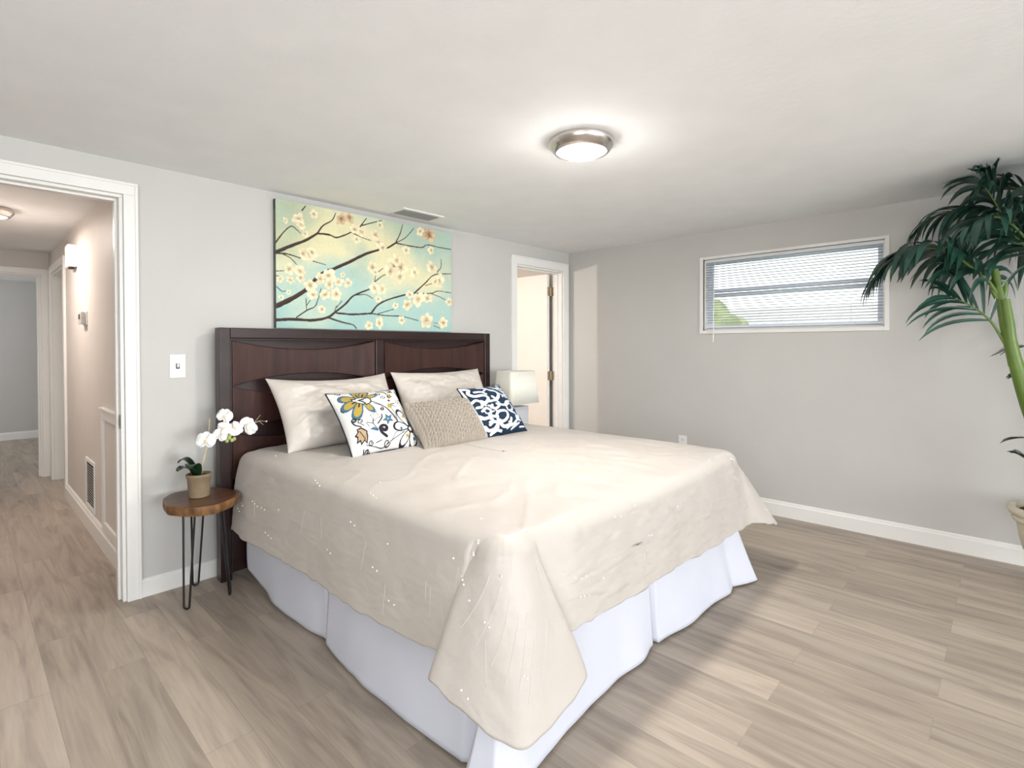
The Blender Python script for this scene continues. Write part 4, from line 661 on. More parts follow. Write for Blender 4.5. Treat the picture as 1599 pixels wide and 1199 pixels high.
for j in range(ns+1):
    s_ = j/ns; e_ = s_**1.25
    P[:, j, 0] = Kp[:, 0]*(1-e_)+Kp[:, 2]*e_; P[:, j, 1] = Kp[:, 1]*(1-e_)+Kp[:, 3]*e_; P[:, j, 2] = 0.40*(1-s_)+Kp[:, 4]*s_
    wv = 0.017*s_**2*fbm(tt*4.0+5, tt*0+s_*0.8, 2)
    left = (Kp[:, 0] < 1.15) & (Kp[:, 1] > 1.14)
    P[:, j, 0] += np.where(left, wv, 0)-np.where(Kp[:, 0] > 2.975, wv, 0)
    P[:, j, 1] += np.where(~left, wv*1.1, 0)
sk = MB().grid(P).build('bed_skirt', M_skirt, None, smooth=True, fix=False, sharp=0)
so = sk.modifiers.new('thickness', 'SOLIDIFY'); so.thickness = 0.003
tag(sk, 'white pleated bed skirt hanging to the floor below the champagne comforter', 'bed skirt')

# comforter -----------------------------------------------------------
# key: edge point (x,y) on the mattress top, hem point (x,y,z), spine point (x,y)
def comforter():
    K = []
    def k(ex, ey, hx, hy, hz_, sx, sy): K.append((ex, ey, hx, hy, hz_, sx, sy))
    k(1.14, 3.10, 1.040, 3.105, .300, 2.05, 3.10); k(1.14, 2.90, 1.036, 2.92, .295, 2.05, 2.93); k(1.14, 2.50, 1.040, 2.52, .302, 2.05, 2.6)
    k(1.14, 2.00, 1.040, 2.00, .308, 2.05, 2.35); k(1.14, 1.60, 1.042, 1.60, .318, 2.05, 2.15); k(1.14, 1.34, 1.045, 1.34, .332, 2.05, 2.06)
    k(1.142, 1.24, 1.066, 1.235, .340, 2.05, 2.03); k(1.143, 1.20, 1.088, 1.215, .340, 2.05, 2.02); k(1.145, 1.175, 1.050, 1.235, .325, 2.05, 2.01); k(1.147, 1.16, 0.992, 1.272, .290, 2.05, 2.0)
    k(1.150, 1.150, 0.990, 1.235, .272, 2.05, 2.0); k(1.155, 1.143, 1.022, 1.13, .222, 2.05, 2.0); k(1.162, 1.136, 1.065, 1.035, .172, 2.05, 2.0); k(1.170, 1.131, 1.10, 1.000, .158, 2.05, 2.0)
    k(1.178, 1.129, 1.16, 0.985, .175, 2.05, 2.0); k(1.186, 1.128, 1.270, 0.975, .215, 2.05, 2.0); k(1.192, 1.128, 1.355, 0.985, .250, 2.05, 2.0)
    k(1.20, 1.128, 1.345, 1.035, .29, 2.06, 2.0); k(1.22, 1.128, 1.31, 1.085, .345, 2.07, 2.0); k(1.26, 1.128, 1.335, 1.072, .365, 2.08, 2.0); k(1.36, 1.128, 1.40, 1.050, .365, 2.08, 2.0)
    k(1.80, 1.128, 1.82, 1.040, .358, 2.1, 2.0); k(2.40, 1.128, 2.40, 1.040, .335, 2.12, 2.0); k(2.80, 1.130, 2.86, 1.045, .318, 2.12, 2.0)
    k(2.90, 1.134, 3.00, 1.046, .312, 2.1, 2.0); k(2.925, 1.140, 3.10, 1.000, .300, 2.1, 2.0); k(2.94, 1.150, 3.235, 0.975, .268, 2.1, 2.0); k(2.95, 1.165, 3.300, 1.010, .255, 2.1, 2.0)
    k(2.958, 1.19, 3.22, 1.12, .28, 2.08, 2.0); k(2.963, 1.23, 3.12, 1.22, .31, 2.06, 2.02); k(2.965, 1.32, 3.08, 1.33, .32, 2.05, 2.05); k(2.965, 2.0, 3.08, 2.0, .31, 2.05, 2.35); k(2.965, 3.10, 3.08, 3.10, .30, 2.05, 3.10)
    Dn = [14, 24, 32, 26, 18, 10, 6, 6, 7, 5, 10, 12, 8, 12, 12, 6, 6, 6, 6, 10, 26, 36, 24, 12, 10, 12, 8, 10, 8, 8, 20, 28]
    # smooth the polyline through the keys (Catmull per column)
    Ka = np.array(K); out = []
    for i, n in enumerate(Dn):
        p0, p1, p2, p3 = Ka[max(i-1, 0)], Ka[i], Ka[i+1], Ka[min(i+2, len(Ka)-1)]
        for q in range(n):
            t = q/n; lin = p1+(p2-p1)*t
            m1, m2 = (p2-p0)*.5, (p3-p1)*.5
            d = np.linalg.norm((p2-p1)[2:5])+1e-6
            for mm in (m1, m2):
                l_ = np.linalg.norm(mm[2:5])
                if l_ > d: mm *= d/l_
            h = (2*t**3-3*t*t+1)*p1+(t**3-2*t*t+t)*m1+(-2*t**3+3*t*t)*p2+(t**3-t*t)*m2
            r = lin.copy(); r[2:5] = h[2:5]; out.append(r)
    out.append(Ka[-1]); G = np.array(out); m_ = len(G)
    n1, n2, n3 = 56, 14, 56
    P = np.zeros((m_, n1+n2+n3, 3)); S = np.zeros((m_, n1+n2+n3))
    E = G[:, 0:2]; Bp = G[:, 2:5]; Sp = G[:, 5:7]
    out2 = Bp[:, :2]-E; nl = np.linalg.norm(out2, axis=1)[:, None]; nrm = out2/nl
    r = 0.055
    for j in range(n1):
        s_ = (j/n1)**0.9
        P[:, j, :2] = Sp*(1-s_)+E*s_; P[:, j, 2] = TOP+0.012*(1-s_**4); S[:, j] = 0
    for j in range(n2):
        a = PI/2*(j/n2)*0.93
        P[:, n1+j, :2] = E+nrm*r*math.sin(a); P[:, n1+j, 2] = TOP-r*(1-math.cos(a))
    A = np.concatenate([E+nrm*r*math.sin(PI/2*.93), np.full((m_, 1), TOP-r*(1-math.cos(PI/2*.93)))], 1)
    for j in range(n3):
        s_ = j/(n3-1); b_ = 0.012*math.sin(PI*s_)
        P[:, n1+n2+j] = A*(1-s_)+Bp*s_; P[:, n1+n2+j, :2] += nrm*b_*(1-s_); S[:, n1+n2+j] = s_
    # wrinkles
    x, y, z = P[..., 0].copy(), P[..., 1].copy(), P[..., 2].copy()
    topm = 1-smooth(0.60, 0.695, TOP-0+0*z)*0; ist = np.zeros_like(x); ist[:, :n1+4] = 1
    ist = np.cumsum(np.ones_like(x), axis=1)/(n1); ist = 1-smooth(0.92, 1.15, ist)
    arc = np.cumsum(np.r_[0, np.linalg.norm(np.diff(Bp[:, :2], axis=0), axis=1)])[:, None]+0*x
    wr = 0.0080*fbm(x*3.1+2, y*3.1+7, 3)+0.0085*np.maximum(ridged(x*2.1+y*2.6+8+0.5*fbm(x*4, y*4, 2), y*7-x*5.2), .35)+0.0034*fbm(x*14, y*10, 2)
    pin = 0.55+0.45*smooth(2.5, 1.4, y)
    P[..., 2] += ist*wr*pin
    side = 1-ist
    fold = 0.0065*fbm(arc*4.2+3, S*1.2+1, 3)*(0.35+S)
    creases = 0.0068*np.maximum(ridged(arc*9+0.35*fbm(arc*7, S*6, 2)*3, S*3.2+arc), 0.45)+0.0075*np.maximum(ridged(S*7.5+0.6*fbm(arc*5, S*3, 2), arc*2.6+4), 0.5)+0.0026*fbm(arc*22, S*10, 2)
    onfoot = smooth(1.3, 1.45, Bp[:, 0])[:, None]*(1-smooth(2.98, 3.06, Bp[:, 0])[:, None])
    dsp = side*(fold+creases*(0.35+0.75*onfoot))
    P[..., 0] += nrm[:, 0:1]*dsp; P[..., 1] += nrm[:, 1:2]*dsp
    # little gathers at the hem
    hemw = smooth(0.86, 1.0, S)*0.006*vnoise(arc*22, S*0+3)
    P[..., 2] += side*hemw
    o = MB().grid(P).build('comforter', M_comf, None, smooth=True, fix=False, sharp=0)
    so = o.modifiers.new('thickness', 'SOLIDIFY'); so.thickness = 0.013; so.offset = 1.0
    return o, P, (n1, n2, n3), nrm, arc
comf, CP, CN, CNR, CARC = comforter()
tag(comf, 'champagne satin comforter spread over the bed, its corners hanging low', 'comforter')
# embroidery: pairs of pearls with fine straight threads
rr = random.Random(21)
mI, nI = CP.shape[:2]
bead0 = None
def bead_at(p):
    global bead0
    if bead0 is None:
        bead0 = MB().ball((0, 0, 0), 0.0034, 8).build('pearl_bead', M_pearl, comf, smooth=True, sharp=0); o = bead0
    else:
        o = bead0.copy(); C.objects.link(o)
    o.location = tuple(p)
nb = 0
while nb < 92:
    i = rr.randrange(6, mI-52); j = rr.choice([rr.randrange(CN[0]-6, CN[0]+CN[1]), rr.randrange(CN[0]+CN[1], nI-6), rr.randrange(CN[0]+CN[1], nI-6)])
    for q in range(rr.choice([1, 2, 2, 3])):
        ii, jj = min(mI-2, i+q*2), min(nI-3, j+q)
        du = CP[ii+1, jj]-CP[ii, jj]; dv = CP[ii, jj+1]-CP[ii, jj]; n0 = np.cross(du, dv); n0 /= np.linalg.norm(n0)+1e-9
        n0 = n0 if n0@np.array([*CNR[ii], 0.4]) > 0 else -n0
        bead_at(CP[ii, jj]+n0*0.0145); nb += 1
def thread(i0, j0, i1, j1, n=26):
    pts = []
    for q in range(n+1):
        a = q/n; fi, fj = i0+(i1-i0)*a, j0+(j1-j0)*a; i, j = int(fi), int(fj); u_, v_ = fi-i, fj-j
        i2, j2 = min(i+1, mI-1), min(j+1, nI-1)
        p = (CP[i, j]*(1-u_)+CP[i2, j]*u_)*(1-v_)+(CP[i, j2]*(1-u_)+CP[i2, j2]*u_)*v_
        pts.append(p+np.array([CNR[i][0], CNR[i][1], 0.25])*0.0142)
    MB().tube(pts, 0.0005, 4).build('thread', M_pearl, comf, smooth=True, sharp=0)
corner0 = 14+24+32+26+18+10+6+6+7+5
for k_ in range(7):
    a = corner0+6+k_*6; thread(a+8, CN[0]+CN[1]+4+k_*3, a-2, CN[0]+CN[1]+28+k_*3)
for _ in range(18):
    i = rr.randrange(8, mI-60); j = rr.randrange(CN[0]+CN[1]+2, nI-22); thread(i, j, i+rr.choice([-1, 0, 1]), j+rr.randrange(8, 18), 10)

# ------------------------------------------------------------------ pillows
def frame_of(c, wdir, lean):
    # c: bottom-centre point, wdir: width angle about z, lean: tilt back from vertical (rad)
    X = np.array([math.cos(wdir), math.sin(wdir), 0]); bk = np.array([-math.sin(wdir), math.cos(wdir), 0])
    Y = math.cos(lean)*np.array([0, 0, 1.])+math.sin(lean)*bk; Z = np.cross(X, Y)
    return np.array(c, float), X, Y, Z
def pillow_grid(n, m_, w_, h_, T, pinch, ex=2.4, slump=0.0):
    u = np.sin(np.linspace(-1, 1, n)*PI/2*0.92)/math.sin(PI/2*0.92); v = np.sin(np.linspace(-1, 1, m_)*PI/2*0.92)/math.sin(PI/2*0.92)
    Ug, Vg = np.meshgrid(u, v, indexing='ij')
    x = w_/2*Ug*(1-pinch*(1-Vg**2)*np.abs(Ug)**1.0); y = h_/2*Vg*(1-pinch*(1-Ug**2)*np.abs(Vg))
    t = T/2*(np.clip(1-np.abs(Ug)**ex, 0, 1)*np.clip(1-np.abs(Vg)**ex, 0, 1))**0.55
    t = t*(1+slump*(-Vg)*0.6)
    return Ug, Vg, x, y, t
def pillow_parts(root, fr, w_, h_, T, pinch, n, m_, mats, names, wrinkle=0.004, seed=0, dens=1, slump=0.2, disp=None, shear=0.0, topsag=0.0, piping=None):
    c, X, Y, Z = fr; objs = []
    Ug, Vg, x, y, t = pillow_grid(n, m_, w_, h_, T, pinch, slump=slump)
    x = x+shear*(y+h_/2); y = y-topsag*h_*smooth(-0.2, 1, Vg)*(1-Ug**2)
    for side, M, nm in ((1, mats[0], names[0]), (-1, mats[1], names[1])):
        if M is None: continue
        fall = np.clip((1-Ug**4)*(1-Vg**4), 0, 1)
        wr = wrinkle*fall*(fbm(Ug*3+seed, Vg*3+seed*2, 3)+0.9*np.maximum(ridged(Ug*4.5+Vg*2+seed, Vg*3-Ug*3), 0.3)*smooth(0.3, 1, np.abs(Ug)))
        tz = side*(t+wr)
        if disp is not None and side == 1: tz = tz+disp(Ug, Vg)*fall**0.25
        P = c+x[..., None]*X+(y+h_/2)[..., None]*Y+tz[..., None]*Z
        if side == -1: P = P[::-1]
        o = MB().grid(P).build(nm, M, root, smooth=True, fix=False, sharp=0); objs.append(o)
    if piping:
        eg = [(i, 0) for i in range(n)]+[(n-1, j) for j in range(1, m_)]+[(i, m_-1) for i in range(n-2, -1, -1)]+[(0, j) for j in range(m_-2, 0, -1)]
        st = max(1, len(eg)//120); eg = eg[::st]
        pts = [c+x[i, j]*X+(y[i, j]+h_/2)*Y for i, j in eg]; pts.append(pts[0])
        MB().tube(pts, 0.0045, 8, cap=False).build('piping', piping, root, smooth=True, sharp=0)
    return objs, Ug, Vg
# two champagne shams leaning on the headboard
def sham(label, c, wdir, lean, w_, seed, shear, sag):
    t = thing('pillow', label, 'pillow', c, 'champagne pillow shams against the headboard')
    pillow_parts(t, frame_of(c, wdir, lean), w_, 0.46, 0.22, 0.065, 150, 100, (M_sham, M_sham), ('front_panel', 'back_panel'), 0.020, seed, shear=shear, topsag=sag)
    # flange frill at the edges
    return t
sham('champagne pillow sham on the left half of the bed behind the floral cushion', (1.640, 2.870, 0.716), 0.02, 0.50, 0.80, 3, -0.06, 0.05)
sham('champagne pillow sham on the right half behind the knitted and navy cushions', (2.452, 2.880, 0.716), 0.00, 0.48, 0.82, 9, 0.02, 0.02)

# floral cushion
FC = {'n': srgb(34, 32, 44), 'y': srgb(170, 148, 66), 'b': srgb(64, 104, 130), 'w': srgb(216, 215, 212), 't': srgb(176, 150, 118)}
def paint_print(o, Ug, Vg, base, fills, lines, lw=0.5):
    P = np.stack([Ug.ravel(), Vg.ravel()], 1); col = np.tile(base, (len(P), 1))
    for c_, poly in fills:
        pa = np.array(poly); lo, hi = pa.min(0)-.01, pa.max(0)+.01
        idx = np.where((P >= lo).all(1) & (P <= hi).all(1))[0]
        if len(idx):
            ins = in_poly(P[idx], [tuple(q) for q in poly]); col[idx[ins]] = FC[c_]
    for c_, pts, wd in lines:
        q = [np.array(p) for p in catmull(pts, 5)] if len(pts) > 2 else [np.array(p, float) for p in pts]
        for a, b_ in zip(q[:-1], q[1:]):
            lo, hi = np.minimum(a, b_)-wd*1.2, np.maximum(a, b_)+wd*1.2
            idx = np.where((P >= lo).all(1) & (P <= hi).all(1))[0]
            if len(idx):
                d, _t = seg_dist(P[idx], a, b_); al = np.clip((wd*lw-d)/0.010+0.5, 0, 1)[:, None]
                col[idx] = col[idx]*(1-al)+FC[c_]*al
    set_attr(o, 'print', col)
t = thing('cushion', 'white floral print cushion with yellow and blue flowers', 'cushion', (1.632, 2.46, 0.705))
ob, Ug, Vg = pillow_parts(t, frame_of((1.634, 2.475, 0.718), 0.0, 0.74), 0.45, 0.43, 0.15, 0.07, 280, 270, (M_print, M_navy_back), ('printed_front', 'navy_back'), 0.003, 4, piping=M_navy_back)
paint_print(ob[0], Ug, Vg, FC['w'], FLORAL_FILLS, FLORAL_LINES, 0.60)
# navy cushion with white scrollwork, outlined in black
t = thing('cushion', 'navy cushion with white scroll pattern at the right end of the row', 'cushion', (2.46, 2.36, 0.705))
ob, Ug, Vg = pillow_parts(t, frame_of((2.470, 2.372, 0.718), 0.08, 0.70), 0.42, 0.40, 0.15, 0.07, 260, 250, (M_print, M_navy_back), ('printed_front', 'navy_back'), 0.003, 6, piping=M_navy_back)
FC['k'] = srgb(18, 26, 40); FC['s'] = srgb(200, 207, 222); FC['d'] = srgb(24, 48, 70)
rim = [['s', [(-.97, -.97), (-.97, 0), (-.97, .97)], 0.05], ['s', [(-.97, .97), (0, .97), (.97, .97)], 0.05]]
extra = [([(-.95, .30), (-.78, .34), (-.66, .20), (-.74, .05), (-.88, .08)], .12), ([(-.80, -.10), (-.62, -.04), (-.52, -.18), (-.64, -.30)], .11), ([(-.96, -.22), (-.86, -.36), (-.70, -.40), (-.62, -.54), (-.76, -.62)], .13),
         ([(-.94, -.62), (-.86, -.78), (-.66, -.80), (-.50, -.70)], .12), ([(-.42, -.62), (-.30, -.78), (-.10, -.84)], .11), ([(-.48, .02), (-.34, -.06), (-.30, -.22)], .10), ([(.05, -.70), (.22, -.80), (.40, -.76)], .10), ([(.60, .82), (.74, .66), (.70, .48)], .11), ([(.84, .60), (.88, .40), (.76, .26)], .10), ([(.40, .30), (.52, .40), (.62, .28)], .10), ([(.55, -.55), (.70, -.48), (.74, -.30)], .10), ([(.88, .05), (.80, -.12), (.90, -.28)], .10)]
mir = NAVY_SCROLLS+[[p, w_] for p, w_ in extra]
paint_print(ob[0], Ug, Vg, FC['d'], [], [['k', p, w_*1.35] for p, w_ in mir]+[['s', p, w_*0.80] for p, w_ in mir]+rim, 0.5)
# knitted lumbar cushion: columns of plump V stitches
t = thing('cushion', 'oatmeal chunky cable knit lumbar cushion between the floral and navy cushions', 'cushion', (2.03, 2.34, 0.705))
def knit(U_, V_):
    cols = 12.0; cx_ = (U_*0.5+0.5)*cols; fx = cx_-np.floor(cx_); d = np.abs(fx-0.5)*2
    sy = (V_*0.5+0.5)*11.0+d*0.9+0.5*(np.floor(cx_) % 2)
    fy = sy-np.floor(sy)
    b1 = np.sqrt(np.clip(1-((fy-0.5)*2)**2, 0, 1)); b2 = np.sqrt(np.clip(np.sin(np.clip(d, 0, 1)*PI), 0, 1))
    return 0.030*b1**0.7*b2-0.016
pillow_parts(t, frame_of((2.030, 2.352, 0.718), -0.03, 0.70), 0.48, 0.325, 0.15, 0.04, 420, 300, (M_knit, M_knit), ('knit_front', 'knit_back'), 0.002, 8, disp=knit)

# ------------------------------------------------------------------ side table and orchid (left of the bed)
tx, ty, tz = 0.858, 3.025, 0.530
st = thing('side_table', 'round live edge wooden stool table on black hairpin legs', 'side table', (tx, ty, 0))
mb = MB(); n = 72; rg = random.Random(3); hp = [rg.random()*2*PI for _ in range(6)]
def slab_r(a, lvl):
    return 1+0.022*math.sin(3*a+hp[0])+0.018*math.sin(5*a+hp[1])+0.012*math.sin(9*a+hp[2])+lvl*0.008*math.sin(14*a+hp[3])
RX, RY = 0.166, 0.200
rings = [(0.94, 0, 0), (1.0, -0.003, .5), (1.012, -0.018, 1.6), (0.995, -0.036, 1.8), (0.965, -0.049, .8), (0.92, -0.052, 0)]
ang = math.radians(40)
def sp(a, s_, z, l_):
    x, y = RX*s_*slab_r(a, l_)*math.cos(a), RY*s_*slab_r(a, l_)*math.sin(a); return (tx+x, ty+y, tz+z)
MB().add([sp(2*PI*k/n, s_, z, l_) for s_, z, l_ in rings[1:] for k in range(n)], [(i*n+k, i*n+(k+1) % n, (i+1)*n+(k+1) % n, (i+1)*n+k) for i in range(4) for k in range(n)]).build('bark_edge', M_bark, st, smooth=True)
MB().add([sp(2*PI*k/n, s_, z, l_) for s_, z, l_ in rings for k in range(n)], [tuple(range(n)), tuple(range(5*n, 6*n))[::-1]]+[(k, (k+1) % n, n+(k+1) % n, n+k) for k in range(n)]).build('slab_top', M_slab, st)
def hairpin(foot, c, spread):
    d = np.array([foot[0]-c[0], foot[1]-c[1]]); d /= np.linalg.norm(d); s_ = np.array([-d[1], d[0]])
    top = np.array([c[0], c[1]])+d*0.095; ft = np.array(foot)
    A = [*(top+s_*spread), tz-0.051]; B_ = [*(top-s_*spread), tz-0.051]
    pts = [A]; r_ = 0.014
    for k in range(9):
        a = PI*k/8; pts.append([*(ft+s_*r_*math.cos(a)), 0.018-0.0125*math.sin(a)])
    pts.append(B_)
    MB().tube(pts, 0.0050, 10).box(top[0]-.04, top[0]+.04, top[1]-.04, top[1]+.04, tz-0.055, tz-0.052).build('hairpin_leg', M_black, st, smooth=True)
hairpin((0.768, 2.945), (tx, ty), 0.030); hairpin((0.880, 3.205), (tx, ty), 0.030); hairpin((0.970, 2.955), (tx, ty), 0.030)

ox, oy = 0.852, 3.03
orc = thing('potted_orchid', 'white orchid in a small beige clay pot on the side table', 'potted plant', (ox, oy, tz))
pot = [(0.040, 0.0), (0.0465, 0.002), (0.0505, 0.05), (0.0545, 0.100), (0.0585, 0.104), (0.0600, 0.112), (0.0590, 0.119), (0.055, 0.120), (0.0530, 0.114), (0.050, 0.095), (0.02, 0.094)]
MB().lathe(pot, (ox, oy, tz), 48).build('pot', M_pot, orc, smooth=True, sharp=50)
mb = MB().lathe([(0.052, 0.098), (0.044, 0.106), (0.028, 0.112), (0.01, 0.114)], (ox, oy, tz), 28)
mb.v = [(x, y, z+0.004*vnoise(np.array(x*160), np.array(y*160))) for x, y, z in mb.v]
mb.build('moss', M_soil, orc, smooth=True)
def strip_leaf(root, pts, wid, M, name, nrm=(0, 0, 1), vee=0.25, parent=None):
    # pts: centre line; widths per point; V-shaped section
    pts = [np.array(p, float) for p in pts]; m_ = len(pts); R = []
    for i in range(m_):
        T = pts[min(i+1, m_-1)]-pts[max(i-1, 0)]; T /= np.linalg.norm(T)+1e-9
        s_ = np.cross(T, np.array(nrm, float)); s_ /= np.linalg.norm(s_)+1e-9; u_ = np.cross(s_, T)
        w_ = wid[i]
        R.append([pts[i]-s_*w_+u_*w_*vee, pts[i]-s_*w_*.5+u_*w_*vee*.35, pts[i], pts[i]+s_*w_*.5+u_*w_*vee*.35, pts[i]+s_*w_+u_*w_*vee])
    return np.array(R)
bz = tz+0.108
for (dx, dy, L_, up_, w0) in ((-0.055, -0.015, 0.115, 0.055, 0.034), (-0.035, -0.045, 0.100, 0.070, 0.032), (-0.045, 0.03, 0.10, 0.088, 0.032), (0.02, 0.04, 0.08, 0.04, 0.02)):
    d = np.array([dx, dy]); d /= np.linalg.norm(d); pts = []; wd = []
    for k in range(10):
        a = k/9; pts.append([ox-0.01+d[0]*L_*a*0.85, oy+d[1]*L_*a*0.85, bz+up_*math.sin(a*2.2)]); wd.append(w0*math.sin(PI*min(1, .12+.88*a)*0.97)**.6+0.002)
    o = MB().grid(strip_leaf(None, pts, wd, None, '')).build('leaf', M_orleaf, orc, smooth=True, fix=False, sharp=0)
    so = o.modifiers.new('thickness', 'SOLIDIFY'); so.thickness = 0.002
stem = catmull([(ox+0.004, oy-0.004, bz-0.01), (ox+0.014, oy-0.01, bz+0.06), (ox+0.030, oy-0.018, bz+0.135), (ox+0.056, oy-0.025, bz+0.205), (ox+0.105, oy-0.035, bz+0.248), (ox+0.17, oy-0.045, bz+0.256), (ox+0.235, oy-0.05, bz+0.246), (ox+0.285, oy-0.055, bz+0.258)], 6)
MB().tube(stem, [0.0038-0.0022*i/(len(stem)-1) for i in range(len(stem))], 8).build('flower_stem', M_stemc, orc, smooth=True)
MB().tube([(ox+0.010, oy+0.008, bz-0.01), (ox+0.045, oy+0.01, bz+0.15), (ox+0.058, oy+0.02, bz+0.285)], 0.0028, 8).build('support_cane', M_stemc, orc, smooth=True)
MB().tube([(ox+0.285, oy-0.055, bz+0.258), (ox+0.315, oy-0.06, bz+0.252)], 0.001, 6).tube([(ox+0.255, oy-0.052, bz+0.25), (ox+0.285, oy-0.06, bz+0.29)], 0.001, 6).tube([(ox+0.28, oy-0.055, bz+0.257), (ox+0.300, oy-0.06, bz+0.235)], 0.001, 6).ball((ox+0.317, oy-0.06, bz+0.252), 0.005, 8).build('stem_tip', M_stemc, orc, smooth=True)
def orchid_flower(c, face, roll, size):
    f_ = np.array(face, float); f_ /= np.linalg.norm(f_)
    r_ = np.cross(f_, [0, 0, 1.]); r_ /= np.linalg.norm(r_); u_ = np.cross(r_, f_)
    cr, sr = math.cos(roll), math.sin(roll); r_, u_ = cr*r_+sr*u_, -sr*r_+cr*u_
    mb = MB(); c = np.array(c, float)
    def petal(angle, L_, wd, lift, back):
        a = math.radians(angle); d = math.cos(a)*r_+math.sin(a)*u_; s_ = -math.sin(a)*r_+math.cos(a)*u_
        P = np.zeros((9, 7, 3))
        for i in range(9):
            t = i/8; ww = wd*math.sin(PI*min(1, 0.06+0.94*t*0.98))**0.62*(0.7+0.5*t)
            for j in range(7):
                q = (j/6-.5)*2; P[i, j] = c+d*L_*t+s_*ww*q*0.5+f_*(lift*math.sin(t*PI*.9)-back*t*t+0.10*wd*(q*q)*math.sin(t*PI)+0.002*math.sin(9*q+5*t))
        mb.grid(P)
    for a in (8, 172): petal(a, 0.038*size, 0.056*size, 0.006, 0.006)
    for a in (90, 222, 318): petal(a, 0.036*size, 0.034*size, -0.001, 0.004)
    o = mb.build('flower', M_petal, orc, smooth=True, fix=False, sharp=0)
    so = o.modifiers.new('thickness', 'SOLIDIFY'); so.thickness = 0.0008
    l_ = MB().ball(c+f_*0.005-u_*0.003*size, 0.0055*size, 8, (1, 1, 1.2)).ball(c+f_*0.008-u_*0.010*size, 0.0038*size, 7).build('lip', M_lip, o, smooth=True)
fz = bz
FLW = [((ox+0.020, oy-0.045, fz+0.185), (-0.45, -0.85, 0.05), 0.1, 1.22), ((ox+0.085, oy-0.055, fz+0.205), (-0.1, -0.9, 0.3), 0.5, 0.95), ((ox+0.105, oy-0.055, fz+0.240), (-0.35, -0.75, 0.5), 1.2, 1.0),
       ((ox+0.155, oy-0.065, fz+0.232), (-0.1, -0.8, 0.55), 2.1, 1.1), ((ox+0.215, oy-0.065, fz+0.250), (-0.4, -0.9, 0.1), 0.8, 1.0), ((ox+0.232, oy-0.07, fz+0.222), (-0.3, -0.9, 0.0), 2.5, 0.85),
       ((ox+0.115, oy-0.03, fz+0.300), (-0.5, -0.8, 0.25), 0.4, 1.05)]
for q in FLW: orchid_flower(*q)
MB().tube([(ox+0.105, oy-0.035, fz+0.248), (ox+0.112, oy-0.03, fz+0.275), (ox+0.115, oy-0.028, fz+0.298)], 0.0014, 6).build('flower_stalk', M_stemc, orc)
for q in ((0.128, -0.055, 0.185), (0.140, -0.06, 0.172), (0.118, -0.05, 0.170), (0.150, -0.062, 0.178), (0.132, -0.055, 0.198)):
    MB().ball((ox+q[0], oy+q[1], fz+q[2]), 0.0105, 9, (0.9, .9, 1.1)).build('bud', M_bud, orc, smooth=True)
MB().tube([(ox+0.12, oy-0.04, fz+0.25), (ox+0.128, oy-0.052, fz+0.215), (ox+0.134, oy-0.056, fz+0.18)], 0.0015, 6).build('bud_stalk', M_bud, orc)

# ------------------------------------------------------------------ table lamp on a bedside chest at the far side
ns_ = thing('nightstand', 'dark wooden bedside chest hidden behind the far side of the bed', 'nightstand', (3.30, 3.0, 0))
MB().box(3.12, 3.50, 2.80, 3.22, 0.10, 0.52).box(3.105, 3.515, 2.785, 3.225, 0.52, 0.545).build('body', M_espresso2, ns_, bevel=0.003)
for zz in (0.12, 0.32):
    dr = MB().box(3.135, 3.485, 2.785, 2.80, zz, zz+0.185).build('drawer', M_espresso, ns_, bevel=0.003)
    MB().ball((3.31, 2.772, zz+0.092), 0.013, 10).build('knob', M_nickel, dr, smooth=True)
for xx in (3.15, 3.48):
    for yy in (2.82, 3.20): MB().box(xx-.02, xx+.02, yy-.02, yy+.02, 0, 0.10).build('leg', M_espresso2, ns_)
lp = thing('table_lamp', 'table lamp with a cream shade half hidden behind the headboard and navy cushion', 'lamp', (3.205, 2.985, 0.545))
lx, ly = 3.205, 2.985
def sq_ring(hw, hd, z, n=9, rc=0.035):
    pts = []
    for cxs, cys, a0 in ((1, 1, 0), (-1, 1, PI/2), (-1, -1, PI), (1, -1, 3*PI/2)):
        for k in range(n):
            a = a0+PI/2*k/(n-1); pts.append((lx+cxs*(hw-rc)+rc*math.cos(a), ly+cys*(hd-rc)+rc*math.sin(a), z))
    return pts
r0, r1 = sq_ring(0.178, 0.120, 0.828), sq_ring(0.150, 0.100, 1.095)
n = len(r0); lsh = MB().add(r0+r1, [(k, (k+1) % n, n+(k+1) % n, n+k) for k in range(n)]).build('lamp_shade', M_shade, lp, smooth=True, sharp=60)
so = lsh.modifiers.new('thickness', 'SOLIDIFY'); so.thickness = 0.003
MB().box(lx-0.095, lx+0.105, ly-0.05, ly+0.05, 0.545, 0.80).box(lx-0.10, lx+0.115, ly-0.06, ly+0.06, 0.545, 0.562).build('lamp_base', M_ceramic, lp, bevel=0.006)
MB().tube([(lx, ly, 0.80), (lx, ly, 1.075)], 0.008, 10).tube([(lx-0.148, ly, 1.075), (lx+0.148, ly, 1.075)], 0.002, 6).build('stem', M_nickel, lp)

